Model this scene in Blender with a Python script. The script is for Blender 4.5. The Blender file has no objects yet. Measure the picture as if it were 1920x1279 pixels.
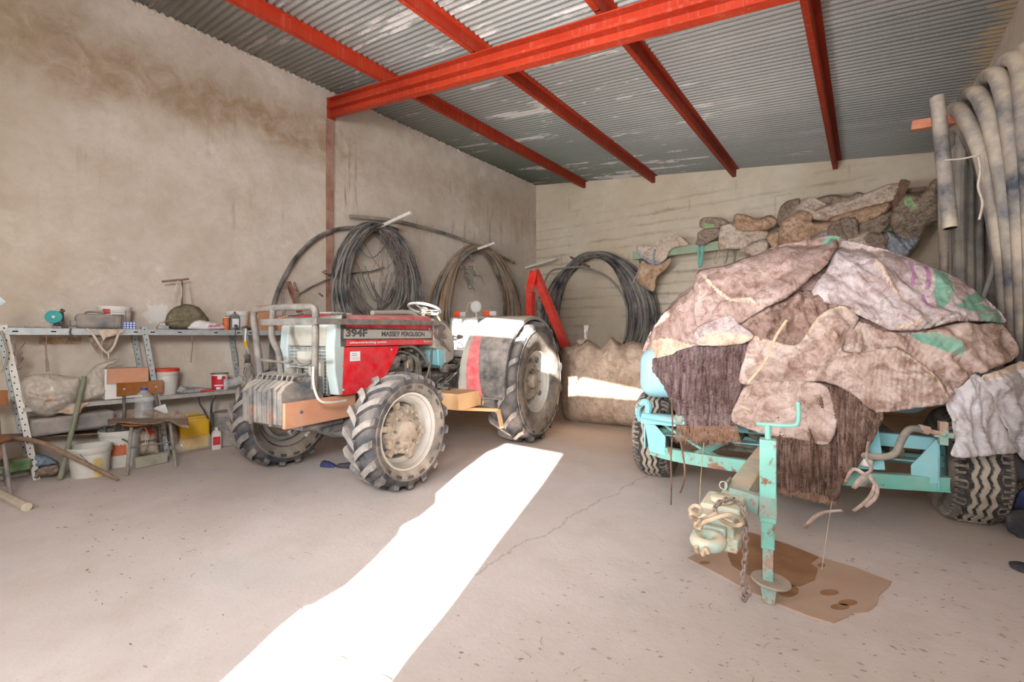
import bpy, bmesh, math, random
import numpy as np
from mathutils import Vector, Matrix
from mathutils.geometry import delaunay_2d_cdt
random.seed(7)
S = bpy.context.scene
C = S.collection
PI = math.pi

# ------------------------------------------------------------------ camera
FPX = 853.0; HZ = 631.0; EYE = 1.3
YAW = math.radians(37.85)
cd = bpy.data.cameras.new('camera'); cam = bpy.data.objects.new('camera', cd); C.objects.link(cam)
cam.location = (0, 0, EYE); cam.rotation_euler = (PI/2, 0, YAW)
cd.sensor_width = 36; cd.lens = FPX/1920*36; cd.shift_y = -8.5/1920; cd.clip_start = .05
S.camera = cam
# ------------------------------------------------------------------ sky, sun, lamps, exposure
S.view_settings.view_transform = 'Standard'; S.view_settings.look = 'None'
S.view_settings.gamma = 1; S.view_settings.use_curve_mapping = False
S.view_settings.exposure = 0.30
wd = bpy.data.worlds.new('sky'); S.world = wd; wd.use_nodes = True
wn = wd.node_tree.nodes; bg = wn['Background']; bg.inputs[0].default_value = (.75, .86, 1, 1); bg.inputs[1].default_value = 1.5
sd = bpy.data.lights.new('sun', 'SUN'); sun = bpy.data.objects.new('sun', sd); C.objects.link(sun)
sd.energy = 42; sd.angle = math.radians(.5); sd.color = (1, .97, .92)
SUN_AZ = math.radians(-22); SUN_T = .44
sun.rotation_euler = Vector((math.sin(SUN_AZ), math.cos(SUN_AZ), -SUN_T)).to_track_quat('-Z', 'Y').to_euler()
def area(name, loc, aim, sx, sy, e, col, spread=180):
    l = bpy.data.lights.new(name, 'AREA'); o = bpy.data.objects.new(name, l); C.objects.link(o)
    l.shape = 'RECTANGLE'; l.size = sx; l.size_y = sy; l.energy = e; l.color = col; l.spread = math.radians(spread)
    o.location = loc; o.rotation_euler = (Vector(aim)-Vector(loc)).to_track_quat('-Z', 'Y').to_euler(); return o
LC = (.96, .98, 1)
area('doorway_daylight', (-1.6, -1.35, 1.9), (-2.2, 6, 2.0), 4.4, 2.4, 88, LC)
area('fill_lamp_far', (-1.2, -1.35, 2.4), (-3.2, 9, 2.6), 1.2, .9, 42, LC, 80)  # added fill that evens out the far end, not a lamp of the barn
area('studio_lamp_low', (-3.0, -1.2, 1.0), (-1.6, 7.5, 4.6), .4, .35, 52, LC, 100)
area('fill_lamp_side', (.6, -.9, 2.6), (-6.4, 3.0, 2.1), .8, .8, 64, LC, 110)  # added fill to brighten the left wall, no such lamp stands there
area('flash', (.15, -.3, 1.7), (-.1, 6, 2.3), .25, .2, 15, LC, 115)

# ------------------------------------------------------------------ pixel -> place
FX, FY = -math.sin(YAW), math.cos(YAW); RX, RY = math.cos(YAW), math.sin(YAW)
def ray(px, py):
    a = (px-960)/FPX
    return Vector((FX+a*RX, FY+a*RY, -(py-HZ)/FPX))
EYEV = Vector((0, 0, EYE))
def PZ(px, py, z): return EYEV+ray(px, py)*z                 # at a depth
def PH(px, py, h=0.): r = ray(px, py); return EYEV+r*((h-EYE)/r.z)   # at a height
def PX(px, py, X): r = ray(px, py); return EYEV+r*(X/r.x)
def PY(px, py, Y): r = ray(px, py); return EYEV+r*(Y/r.y)

# ------------------------------------------------------------------ numpy noise
_rs = np.random.RandomState(3); _T = _rs.rand(64, 64, 64).astype(np.float32)
def vnoise(p):
    p = np.asarray(p, dtype=np.float64); i = np.floor(p).astype(int); f = p-i; f = f*f*(3-2*f)
    r = 0
    for dx in (0, 1):
        for dy in (0, 1):
            for dz in (0, 1):
                w = (f[:, 0] if dx else 1-f[:, 0])*(f[:, 1] if dy else 1-f[:, 1])*(f[:, 2] if dz else 1-f[:, 2])
                r = r+w*_T[(i[:, 0]+dx) % 64, (i[:, 1]+dy) % 64, (i[:, 2]+dz) % 64]
    return r*2-1
def fbm(p, o=3, ridged=False):
    r = 0; a = 1.; p = np.array(p, dtype=np.float64)
    for k in range(o):
        n = vnoise(p); r = r+a*((1-2*np.abs(n)) if ridged else n); a *= .5; p = p*2.03+11.3
    return r

# ------------------------------------------------------------------ mesh building
WM = {}
class MB:
    def __init__(s): s.v = []; s.f = []; s.m = []; s.mi = 0
    def add(s, vs, fs):
        b = len(s.v); s.v += [tuple(v) for v in vs]
        for f in fs: s.f.append([b+i for i in f]); s.m.append(s.mi)
        return s
    def box(s, c, d, rot=None):
        h = [x/2 for x in d]; vs = []
        for x in (-1, 1):
            for y in (-1, 1):
                for z in (-1, 1):
                    v = Vector((x*h[0], y*h[1], z*h[2]))
                    if rot is not None: v = rot @ v
                    vs.append(v+Vector(c))
        return s.add(vs, [(0, 1, 3, 2), (4, 6, 7, 5), (0, 4, 5, 1), (2, 3, 7, 6), (0, 2, 6, 4), (1, 5, 7, 3)])
    def beam(s, a, b, w, h, up=(0, 0, 1)):          # box from a to b, width w sideways, h along up
        a = Vector(a); b = Vector(b); d = b-a; L = d.length; d.normalize(); u = Vector(up)
        sd_ = d.cross(u); sd_.normalize(); u = sd_.cross(d)
        R = Matrix((d, sd_, u)).transposed()
        return s.box((a+b)/2, (L, w, h), R)
    def prism(s, poly, n, t):                        # 3D polygon extruded along n by t
        n = Vector(n).normalized()*t; k = len(poly); P = [Vector(p) for p in poly]
        vs = P+[p+n for p in P]
        fs = [tuple(range(k))[::-1], tuple(range(k, 2*k))]+[(i, (i+1) % k, k+(i+1) % k, k+i) for i in range(k)]
        return s.add(vs, fs)
    def tube(s, path, r, n=8, closed=False, cap=True, flat=1.):
        P = [Vector(p) for p in path]; k = len(P)
        rr = r if isinstance(r, (list, tuple)) else [r]*k
        ts = []
        for i in range(k):
            if closed: t = P[(i+1) % k]-P[i-1]
            else: t = P[min(i+1, k-1)]-P[max(i-1, 0)]
            if t.length < 1e-9: t = Vector((0, 0, 1))
            ts.append(t.normalized())
        u = ts[0].orthogonal().normalized()
        if abs(ts[0].z) < .9: u = (Vector((0, 0, 1))-ts[0]*ts[0].z).normalized()
        vs = []
        for i in range(k):
            u = (u-ts[i]*u.dot(ts[i])); u.normalize(); w = ts[i].cross(u)
            for j in range(n):
                a = 2*PI*j/n; vs.append(P[i]+u*(math.cos(a)*rr[i])+w*(math.sin(a)*rr[i]*flat))
        fs = []
        for i in range(k if closed else k-1):
            for j in range(n):
                a, b = i*n+j, i*n+(j+1) % n; c, d = ((i+1) % k)*n+(j+1) % n, ((i+1) % k)*n+j
                fs.append((a, d, c, b))
        if cap and not closed: fs += [tuple(range(n)), tuple(range((k-1)*n, k*n))[::-1]]
        return s.add(vs, fs)
    def cyl(s, a, b, r, n=20, r2=None):
        return s.tube([a, b], [r, r if r2 is None else r2], n)
    def lathe(s, prof, c, ax=(0, 0, 1), n=32, ell=1., cap=True):          # prof: (radius, height along ax)
        ax = Vector(ax).normalized(); u = ax.orthogonal().normalized(); w = ax.cross(u); c = Vector(c); vs = []; k = len(prof)
        for r, h in prof:
            for j in range(n):
                a = 2*PI*j/n; vs.append(c+ax*h+u*(r*math.cos(a))+w*(r*math.sin(a)*ell))
        fs = []
        for i in range(k-1):
            for j in range(n): fs.append((i*n+j, i*n+(j+1) % n, (i+1)*n+(j+1) % n, (i+1)*n+j))
        if cap and prof[0][0] > 1e-5: fs.append(tuple(range(n))[::-1])
        if cap and prof[-1][0] > 1e-5: fs.append(tuple(range((k-1)*n, k*n)))
        return s.add(vs, fs)
    def mesh(s, name, mats, M=None, smooth=True, ang=35):
        me = bpy.data.meshes.new(name); V = s.v
        if M is not None:
            Mi = M.inverted(); V = [tuple(Mi @ Vector(v)) for v in V]
        me.from_pydata(V, [], s.f)
        for m in mats: me.materials.append(m)
        if len(mats) > 1: me.polygons.foreach_set('material_index', s.m)
        me.polygons.foreach_set('use_smooth', [smooth]*len(me.polygons))
        me.update()
        bm = bmesh.new(); bm.from_mesh(me); bmesh.ops.remove_doubles(bm, verts=bm.verts, dist=1e-6)
        bmesh.ops.recalc_face_normals(bm, faces=bm.faces); bm.to_mesh(me); bm.free()
        if smooth: me.set_sharp_from_angle(angle=math.radians(ang))
        return me
    def build(s, name, mat, parent, world=True, bev=0, smooth=True, label=None, ang=35):
        mats = mat if isinstance(mat, (list, tuple)) else [mat]
        root = parent
        while root.parent: root = root.parent
        o = bpy.data.objects.new(name, s.mesh(name, mats, WM.get(root.name) if world else None, smooth, ang))
        C.objects.link(o); o.parent = parent
        if bev: add_bev(o, bev)
        if label: o['label'] = label
        return o
def add_bev(o, w, seg=2):
    b = o.modifiers.new('bevel', 'BEVEL'); b.width = w; b.segments = seg; b.limit_method = 'ANGLE'; b.angle_limit = math.radians(40)
def thing(name, label, cat, loc=(0, 0, 0), rz=0, group=None, M=None):
    o = bpy.data.objects.new(name, None); C.objects.link(o); o.empty_display_size = .1
    M = M if M is not None else Matrix.Translation(Vector(loc)) @ Matrix.Rotation(rz, 4, 'Z')
    o.matrix_world = M; WM[o.name] = M
    o['label'] = label; o['category'] = cat
    if group: o['group'] = group
    return o
def single(name, mb, mat, label, cat, group=None, kind=None, bev=0, smooth=True, ang=35):
    V = np.array(mb.v); b = Vector(((V[:, 0].min()+V[:, 0].max())/2, (V[:, 1].min()+V[:, 1].max())/2, V[:, 2].min()))
    mats = mat if isinstance(mat, (list, tuple)) else [mat]
    M = Matrix.Translation(b)
    o = bpy.data.objects.new(name, mb.mesh(name, mats, M, smooth, ang)); C.objects.link(o); o.matrix_world = M; WM[o.name] = M
    if label: o['label'] = label
    if cat: o['category'] = cat
    if group: o['group'] = group
    if kind: o['kind'] = kind
    if bev: add_bev(o, bev)
    return o
def spl(pts, n=8, closed=False):
    P = [Vector(p) for p in pts]; k = len(P); out = []
    rng = range(k) if closed else range(k-1)
    for i in rng:
        if closed: a, b, c, d = P[i-1], P[i], P[(i+1) % k], P[(i+2) % k]
        else: a, b, c, d = P[max(i-1, 0)], P[i], P[i+1], P[min(i+2, k-1)]
        for j in range(n):
            t = j/n
            out.append(.5*((2*b)+(c-a)*t+(2*a-5*b+4*c-d)*t*t+(3*b-a-3*c+d)*t**3))
    if not closed: out.append(P[-1])
    return out
def text(parent, s, M, size, mat, name='lettering', ext=.0006, bold=0, wide=1., label=None, world=True):
    cu = bpy.data.curves.new(name, 'FONT'); cu.body = s; cu.size = size; cu.extrude = ext; cu.offset = bold
    cu.align_x = 'LEFT'; cu.align_y = 'BOTTOM'
    o = bpy.data.objects.new(name, cu); C.objects.link(o)
    dg = bpy.context.evaluated_depsgraph_get(); me = bpy.data.meshes.new_from_object(o.evaluated_get(dg))
    bpy.data.objects.remove(o)
    me.transform(M @ Matrix.Diagonal((wide, 1, 1, 1)))
    root = parent
    while root.parent: root = root.parent
    if world: me.transform(WM[root.name].inverted())
    me.materials.clear(); me.materials.append(mat)
    o = bpy.data.objects.new(name, me); C.objects.link(o); o.parent = parent
    if label: o['label'] = label
    return o
def frame(o, x, y):                                  # matrix with given origin, x dir and y dir
    x = Vector(x).normalized(); y = Vector(y); y = (y-x*y.dot(x)).normalized(); z = x.cross(y)
    M = Matrix((x, y, z)).transposed().to_4x4(); M.translation = Vector(o); return M

# ------------------------------------------------------------------ materials
DUST = (.50, .41, .33)
def srgb(r, g, b):
    f = lambda c: (c/255/12.92) if c/255 < .04045 else ((c/255+.055)/1.055)**2.4
    return (f(r), f(g), f(b))
class NT:
    def __init__(s, name):
        s.mat = bpy.data.materials.new(name); s.mat.use_nodes = True; s.t = s.mat.node_tree; s.N = s.t.nodes; s.b = s.N['Principled BSDF']
        s.tc = s.N.new('ShaderNodeTexCoord')
    def link(s, a, b): s.t.links.new(a, b)
    def val(s, i, v):
        if hasattr(v, 'is_output'): s.link(v, i)
        else: i.default_value = v
    def node(s, t, ins={}, **kw):
        n = s.N.new(t)
        for k, v in kw.items(): setattr(n, k, v)
        for k, v in ins.items(): s.val(n.inputs[k], v)
        return n
    def mapping(s, scale=(1, 1, 1), rot=(0, 0, 0), loc=(0, 0, 0), src='Object'):
        return s.node('ShaderNodeMapping', {'Vector': s.tc.outputs[src], 'Scale': scale, 'Rotation': rot, 'Location': loc}).outputs[0]
    def noise(s, scale, detail=4, rough=.6, vec=None, dist=0):
        return s.node('ShaderNodeTexNoise', {'Vector': vec if vec is not None else s.tc.outputs['Object'], 'Scale': scale, 'Detail': detail, 'Roughness': rough, 'Distortion': dist}).outputs[0]
    def ramp(s, fac, a, b, ca=0., cb=1.):
        return s.node('ShaderNodeMapRange', {'Value': fac, 'From Min': a, 'From Max': b, 'To Min': ca, 'To Max': cb}).outputs[0]
    def mix(s, f, a, b, mode='MIX'):
        n = s.N.new('ShaderNodeMix'); n.data_type = 'RGBA'; n.blend_type = mode
        s.val(n.inputs[0], f)
        for i, v in ((6, a), (7, b)): s.val(n.inputs[i], v if hasattr(v, 'is_output') else (*v[:3], 1))
        return n.outputs[2]
    def math(s, op, a, b=0., c=0.):
        n = s.node('ShaderNodeMath', operation=op); s.val(n.inputs[0], a); s.val(n.inputs[1], b); s.val(n.inputs[2], c); return n.outputs[0]
    def bump(s, h, st=.3, d=.01, prev=None):
        n = s.node('ShaderNodeBump', {'Height': h, 'Strength': st, 'Distance': d})
        if prev is not None: s.link(prev, n.inputs['Normal'])
        return n.outputs[0]
    def out(s, col, rough=.8, metal=0, bump=None, spec=.3):
        s.val(s.b.inputs['Base Color'], col if hasattr(col, 'is_output') else (*col[:3], 1)); s.val(s.b.inputs['Roughness'], rough)
        s.val(s.b.inputs['Metallic'], metal); s.b.inputs['Specular IOR Level'].default_value = spec
        if bump is not None: s.link(bump, s.b.inputs['Normal'])
        return s.mat
def M(name, col, rough=.75, metal=0, var=.25, vs=4., dust=.35, ds=7., bump=.15, bs=60., dustcol=DUST, rust=0, rs=5., updust=.5, spec=.3, rustcol=(.22, .07, .03)):
    """paint / plastic / rubber with uneven tone, blotches of dust (more on surfaces that face up) and rust spots"""
    t = NT(name)
    n1 = t.noise(vs, 4); c = t.mix(t.ramp(n1, .3, .7), tuple(x*(1-var) for x in col), tuple(min(1, x*(1+var)) for x in col))
    if rust:
        nr = t.noise(rs, 6, .7); c = t.mix(t.ramp(nr, .62-rust*.3, .68-rust*.3), c, rustcol)
    if dust or updust:
        nd = t.noise(ds, 5, .65); g = t.N.new('ShaderNodeNewGeometry'); sp = t.node('ShaderNodeSeparateXYZ', {0: g.outputs['Normal']})
        up = t.ramp(sp.outputs[2], .2, .95, 0, updust)
        d = t.math('ADD', t.ramp(nd, .35, .75, 0, dust), t.math('MULTIPLY', up, t.ramp(nd, .2, .6, .5, 1)))
        c = t.mix(t.math('MINIMUM', d, .95), c, dustcol)
    bm_ = t.bump(t.noise(bs, 4), bump, .004) if bump else None
    return t.out(c, rough, metal, bm_, spec)
# ------------------------------------------------------------------ material library
def m_plaster(name, base, side):
    t = NT(name)
    v = t.mapping((1, 1, 1), src='Object')
    big = t.noise(.55, 5, .6, v); mid = t.noise(2.2, 6, .65, v); fine = t.noise(14, 5, .7, v)
    c = t.mix(t.ramp(big, .35, .65), srgb(204, 192, 178), srgb(222, 209, 196))
    c = t.mix(t.ramp(mid, .38, .66, 0, .6), c, srgb(182, 164, 142)); m3 = t.noise(4.5, 7, .75, v, .6); c = t.mix(t.ramp(m3, .50, .68, 0, .3), c, srgb(176, 160, 138)); c = t.mix(t.ramp(m3, .44, .32, 0, .35), c, srgb(224, 212, 198))
    c = t.mix(t.ramp(fine, .45, .8, 0, .25), c, srgb(160, 146, 128))
    sp = t.node('ShaderNodeSeparateXYZ', {0: v})
    if side == 'left':
        # damp zone a metre below the eaves, drips hanging from its ragged lower edge
        wv = t.noise(1.4, 5, .6, v); z = t.math('ADD', sp.outputs[2], t.math('MULTIPLY', wv, .9))
        band = t.math('MULTIPLY', t.ramp(z, 4.15, 4.5), t.ramp(z, 5.25, 4.8))
        c = t.mix(t.math('MULTIPLY', t.math('MULTIPLY', band, t.ramp(sp.outputs[1], 4.4, 3.6, .35, .95)), t.ramp(m3, .3, .62, .35, 1.)), c, srgb(160, 136, 110))
        vd = t.mapping((1, 3.5, .3)); dr = t.noise(2.2, 6, .75, vd)
        c = t.mix(t.math('MULTIPLY', t.math('MULTIPLY', t.ramp(dr, .54, .66, 0, .8), t.ramp(t.noise(.9, 3, .5, t.mapping((1, 1, 1), loc=(0, 3, 5))), .48, .60)), t.math('MULTIPLY', t.ramp(sp.outputs[2], 2.4, 3.3), t.ramp(sp.outputs[2], 4.6, 4.0))), c, srgb(150, 124, 98))
        vw = t.mapping((1, .7, 1)); w = t.noise(1.1, 7, .7, vw)
        c = t.mix(t.ramp(w, .62, .66, 0, .45), c, srgb(226, 217, 206))
        y = t.math('ADD', sp.outputs[1], t.math('MULTIPLY', wv, .8))
        c = t.mix(t.ramp(y, 1.4, .5, 0, .4), c, srgb(176, 160, 128))
        # spilt white filler behind the bench
        for yy, zz, rr in ((1.64, 1.56, .15), (.76, 1.50, .07)):
            dd = t.node('ShaderNodeVectorMath', {0: v, 1: (0, yy, zz)}, operation='SUBTRACT')
            s3 = t.node('ShaderNodeSeparateXYZ', {0: dd.outputs[0]}); r2 = t.math('SQRT', t.math('ADD', t.math('POWER', s3.outputs[1], 2), t.math('POWER', s3.outputs[2], 2)))
            nn = t.noise(13, 5, .7, v); e = t.math('ADD', r2, t.math('MULTIPLY', t.math('SUBTRACT', nn, .5), .55))
            c = t.mix(t.ramp(e, rr, rr-.06, 0, .75), c, srgb(228, 224, 220))
    cr = t.noise(1.6, 8, .8, v, 1.5)
    bp = t.bump(cr, .25, .03); bp = t.bump(fine, .35, .01, bp)
    return t.out(c, .93, 0, bp, .15)
def m_blocks(name):
    t = NT(name); v = t.tc.outputs['Object']; sp = t.node('ShaderNodeSeparateXYZ', {0: v})
    n = t.noise(3., 6, .7); n2 = t.noise(.6, 4); nl = t.noise(2.2, 4, .6, t.mapping((1, 1, 2))); nf = t.noise(9, 5, .7)
    c = t.mix(t.ramp(n2, .35, .65), srgb(196, 180, 158), srgb(212, 199, 180))
    c = t.mix(t.ramp(n, .4, .75, 0, .5), c, srgb(180, 162, 138))
    # courses: smeared bed joints, 21 cm apart, showing through the thin render in places
    z = t.math('ADD', t.math('DIVIDE', sp.outputs[2], .21), t.math('MULTIPLY', nl, .35)); fz = t.math('ABSOLUTE', t.math('SUBTRACT', t.math('FRACT', z), .5))
    wd = t.math('MULTIPLY', t.ramp(nf, .3, .7), .16); line = t.ramp(t.math('SUBTRACT', fz, wd), .14, -.06)
    mask = t.math('MULTIPLY', t.ramp(t.noise(1.1, 5, .65, t.mapping((.6, 1, 2.2), loc=(4, 0, 1))), .44, .62), t.ramp(sp.outputs[2], 4.3, 3.9))
    c = t.mix(t.math('MULTIPLY', t.math('MULTIPLY', line, mask), .6), c, srgb(136, 118, 94))
    br = t.node('ShaderNodeTexBrick', {'Vector': t.mapping((1, 1, 1), rot=(PI/2, 0, 0), src='Object'), 'Scale': 1., 'Mortar Size': .03, 'Mortar Smooth': .9, 'Brick Width': .42, 'Row Height': .42, 'Color1': (1, 1, 1, 1), 'Color2': (1, 1, 1, 1), 'Mortar': (0, 0, 0, 1)})
    vm = t.math('MULTIPLY', t.math('SUBTRACT', 1., br.outputs[0]), t.ramp(t.noise(1.7, 4, .6, t.mapping((1, 1, 1), loc=(7, 0, 3))), .58, .66))
    c = t.mix(t.math('MULTIPLY', vm, .3), c, srgb(128, 112, 84))
    bp = t.bump(line, -.35, .02); bp = t.bump(n, .4, .02, bp)
    return t.out(c, .95, 0, bp, .1)
def m_floor():
    t = NT('concrete_floor'); v = t.tc.outputs['Object']
    n1 = t.noise(.5, 5, .6); n2 = t.noise(3, 6, .7); n3 = t.noise(40, 4, .7)
    c = t.mix(t.ramp(n1, .35, .65), srgb(204, 190, 182), srgb(218, 206, 200))
    c = t.mix(t.ramp(n2, .45, .8, 0, .5), c, srgb(188, 172, 162))
    c = t.mix(t.ramp(n3, .6, .8, 0, .5), c, srgb(150, 134, 120))
    sp = t.node('ShaderNodeSeparateXYZ', {0: v})
    st = t.mapping((4., 1., 1), rot=(0, 0, .35)); n4 = t.noise(6, 5, .8, st)
    c = t.mix(t.ramp(n4, .68, .75, 0, .35), c, srgb(140, 122, 106))
    # earth blown in towards the back
    e = t.math('ADD', sp.outputs[1], t.math('MULTIPLY', t.noise(1.3, 5), 2.))
    c = t.mix(t.ramp(e, 4.6, 6.2, 0, .6), c, srgb(196, 166, 132))
    # smooth trowelled bluish paint stain
    g = t.noise(.8, 3, .5, t.mapping((1, 1, 1), loc=(3.1, 8.7, 0)))
    c = t.mix(t.ramp(g, .6, .75, 0, .4), c, srgb(184, 190, 188))
    # expansion joint / crack running away from the camera
    x = t.math('ADD', t.math('ADD', sp.outputs[0], t.math('MULTIPLY', sp.outputs[1], -.04)), t.math('MULTIPLY', t.noise(2.2, 7, .7), .30))
    ln = t.math('ABSOLUTE', t.math('ADD', x, 1.64)); c = t.mix(t.ramp(ln, .012, .002, 0, .45), c, srgb(140, 124, 112))
    bp = t.bump(n2, .25, .02); bp = t.bump(n3, .3, .004, bp)
    return t.out(c, .85, 0, bp, .2)
def m_roof():
    t = NT('galvanised_corrugated_sheet'); st = t.mapping((.38, 3., 1)); n = t.noise(1.1, 7, .75, st); g = t.noise(70, 3, .8)
    b = t.noise(.5, 3)
    c = t.mix(t.ramp(b, .35, .65), srgb(150, 152, 148), srgb(172, 172, 166))
    c = t.mix(t.ramp(g, .45, .75, 0, .55), c, srgb(205, 205, 200))
    sp = t.node('ShaderNodeSeparateXYZ', {0: t.tc.outputs['Object']})
    vy = t.math('COSINE', t.math('MULTIPLY', sp.outputs[1], 2*PI/.076)); c = t.mix(t.ramp(vy, -.2, -.95, 0, .6), c, srgb(98, 90, 92))  # corrugation shading painted in as dark lines along the low folds
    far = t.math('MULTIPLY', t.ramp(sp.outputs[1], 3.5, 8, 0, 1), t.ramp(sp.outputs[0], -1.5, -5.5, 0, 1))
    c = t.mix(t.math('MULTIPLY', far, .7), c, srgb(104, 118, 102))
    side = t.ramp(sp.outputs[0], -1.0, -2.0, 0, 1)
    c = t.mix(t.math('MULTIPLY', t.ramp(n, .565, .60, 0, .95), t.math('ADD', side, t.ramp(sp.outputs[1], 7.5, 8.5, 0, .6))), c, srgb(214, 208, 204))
    # cement smeared where sheets meet the right wall
    e = t.math('ADD', sp.outputs[0], t.math('MULTIPLY', t.noise(2, 5, .7, t.mapping((1, 4, 1))), .9)); c = t.mix(t.ramp(e, 1.30, 1.38, 0, .9), c, srgb(190, 170, 140))
    return t.out(c, .5, .12, t.bump(g, .2, .003), .4)
def m_cloth(name, a, b, c3, scale=3., fine=30, weave=True, patch=None, streak=False):
    t = NT(name); n1 = t.noise(scale, 6, .7, dist=.6); n2 = t.noise(scale*3.3, 6, .75, dist=.8); n3 = t.noise(fine, 5, .7)
    c = t.mix(t.ramp(n1, .32, .66), a, b); c = t.mix(t.ramp(n2, .46, .66, 0, .85), c, c3); n4 = t.noise(scale*.45, 5, .65, dist=1.2); c = t.mix(t.ramp(n4, .50, .62, 0, .5), c, c3)
    c = t.mix(t.ramp(n3, .45, .75, 0, .22), c, tuple(x*.45 for x in c3))
    if streak:
        s_ = t.noise(16, 6, .8, t.mapping((3.2, 3.2, .28)), .5); c = t.mix(t.ramp(s_, .42, .62), c, tuple(x*.35 for x in c3))
        c = t.mix(t.ramp(s_, .36, .30, 0, .6), c, srgb(196, 168, 150))
    rg = t.N.new('ShaderNodeTexNoise'); rg.noise_type = 'RIDGED_MULTIFRACTAL'; t.link(t.mapping((1, 1.6, 1.2), rot=(.4, .3, .5)), rg.inputs['Vector']); rg.inputs['Scale'].default_value = scale*1.1; rg.inputs['Detail'].default_value = 4; rg.inputs['Distortion'].default_value = 1.2
    c = t.mix(t.ramp(rg.outputs[0], .9, 1.7, 0, .30), c, tuple(x*.55 for x in c3))
    bp = t.bump(rg.outputs[0], .38, .02); bp = t.bump(n2, .25, .03, bp); bp = t.bump(n3, .35, .006, bp)
    if streak: bp = t.bump(s_, .8, .02, bp)
    if weave:
        w = t.node('ShaderNodeTexWave', {'Vector': t.mapping((1, 1, 1), rot=(.5, .6, .3)), 'Scale': 90., 'Distortion': 2.}).outputs[1]; bp = t.bump(w, .12, .002, bp)
    if patch:
        for (attr, pc) in patch:
            pass
    return t.out(c, .9, 0, bp, .15)
def m_wood(name, a, b, sc=(1, 12, 12), rough=.7, dust=.2):
    t = NT(name); v = t.mapping(sc); n = t.noise(3, 6, .65, v, .8); c = t.mix(t.ramp(n, .3, .7), a, b)
    d = t.noise(6, 5, .7); c = t.mix(t.ramp(d, .5, .8, 0, dust*2), c, DUST)
    return t.out(c, rough, 0, t.bump(n, .3, .004))
def m_clear(name, col=(.9, .93, .95), rough=.12, alpha=.35, dust=.35):
    t = NT(name); d = t.noise(9, 5, .7); c = t.mix(t.ramp(d, .4, .75, 0, dust), col, DUST)
    m = t.out(c, rough, 0, t.bump(t.noise(12, 3), .1, .01), .5)
    t.link(t.ramp(d, .3, .8, alpha, min(1, alpha+.35)), t.b.inputs['Alpha']); return m

MT = {}
MT['left'] = m_plaster('plaster_left', None, 'left'); MT['right'] = m_plaster('plaster_right', None, 'right')
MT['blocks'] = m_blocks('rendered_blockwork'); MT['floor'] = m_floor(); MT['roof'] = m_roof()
def m_redsteel():
    t = NT('red_oxide_steel'); n = t.noise(1.4, 5); c = t.mix(t.ramp(n, .3, .7), srgb(164, 44, 18), srgb(190, 62, 32))
    s_ = t.noise(3, 5, .7, t.mapping((7, 7, .4))); c = t.mix(t.ramp(s_, .52, .75, 0, .6), c, srgb(206, 120, 104))
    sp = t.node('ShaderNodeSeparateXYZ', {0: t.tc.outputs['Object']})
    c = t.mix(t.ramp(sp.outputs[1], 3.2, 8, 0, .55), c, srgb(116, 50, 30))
    return t.out(c, .6, 0, t.bump(t.noise(40), .1, .003), .35)
MT['redsteel'] = m_redsteel()
MT['rust'] = M('rusty_iron', (.16, .075, .045), .85, 0, .4, 12, .35, 10, .4, 80)
MT['rustred'] = M('red_brown_iron', (.20, .06, .04), .8, 0, .35, 9, .35, 8, .3)
MT['galv'] = M('galvanised_angle', (.42, .46, .47), .5, .4, .2, 14, .3, 9, .1)
MT['galvd'] = M('dusty_galvanised', (.36, .36, .34), .6, .3, .2, 14, .6, 6, .1)
MT['whitemetal'] = M('white_painted_angle', (.68, .66, .6), .6, 0, .1, 10, .25, 9, .1)
MT['dark'] = M('black_hole', (.012, .012, .012), .9, 0, .1, 5, 0, 5, 0, updust=0)
MT['blackpl'] = M('black_plastic', (.022, .022, .024), .6, 0, .3, 8, .35, 8, .1)
MT['hose'] = M('black_polyethylene_hose', (.028, .030, .034), .55, 0, .4, 3, .75, 3.2, .1, updust=.5, dustcol=(.42, .37, .32))
MT['hosebrown'] = M('earth_brown_hose', (.27, .16, .09), .7, 0, .4, 3, .5, 4, .1, updust=.3)
MT['hosegrey'] = M('dust_grey_hose', (.19, .18, .165), .7, 0, .4, 3, .55, 4, .1, updust=.3, dustcol=(.42, .36, .3))
MT['pipe'] = M('mud_caked_pipe', (.075, .09, .12), .7, 0, .5, 2.2, 1.3, 2.3, .2, 30, updust=.75, dustcol=(.56, .46, .35))
MT['pipedark'] = M('grimy_pipe', (.07, .075, .085), .7, 0, .6, 1.8, 1.0, 2.0, .2, 30, updust=.3, dustcol=(.47, .39, .30))
MT['tyre'] = M('tyre_rubber', (.036, .04, .05), .85, 0, .4, 6, .28, 5, .4, 50, updust=.5)
MT['tyreside'] = M('dusty_tyre_rubber', (.085, .078, .07), .88, 0, .35, 6, .7, 4.5, .4, 40, updust=.5)
MT['lug'] = M('worn_lug_rubber', (.17, .165, .165), .85, 0, .3, 9, .6, 8, .4, 60, updust=.3)
MT['zig'] = M('dusty_tread_rib', (.36, .31, .245), .9, 0, .3, 9, .5, 8, .4, 60, updust=.2)
MT['rimw'] = M('dirty_white_rim', (.50, .49, .46), .6, 0, .15, 6, .7, 5, .15, updust=.3)
MT['disc'] = M('shade_grey_wheel_disc', (.27, .29, .31), .65, 0, .2, 6, .6, 6, .2, updust=.3)  # darker than the rim: shade of the wheel well put into the colour
MT['hub'] = M('mud_covered_hub', (.33, .27, .205), .9, 0, .3, 12, .8, 9, .9, 40)
MT['hood'] = M('tractor_red_paint', srgb(208, 22, 40), .5, 0, .12, 5, .42, 6, .06, updust=.55, dustcol=(.55, .35, .32))
MT['panel'] = M('bright_red_side_panel', srgb(216, 16, 34), .5, 0, .1, 7, .28, 9, .06, updust=.3, dustcol=(.5, .28, .26))
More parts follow.
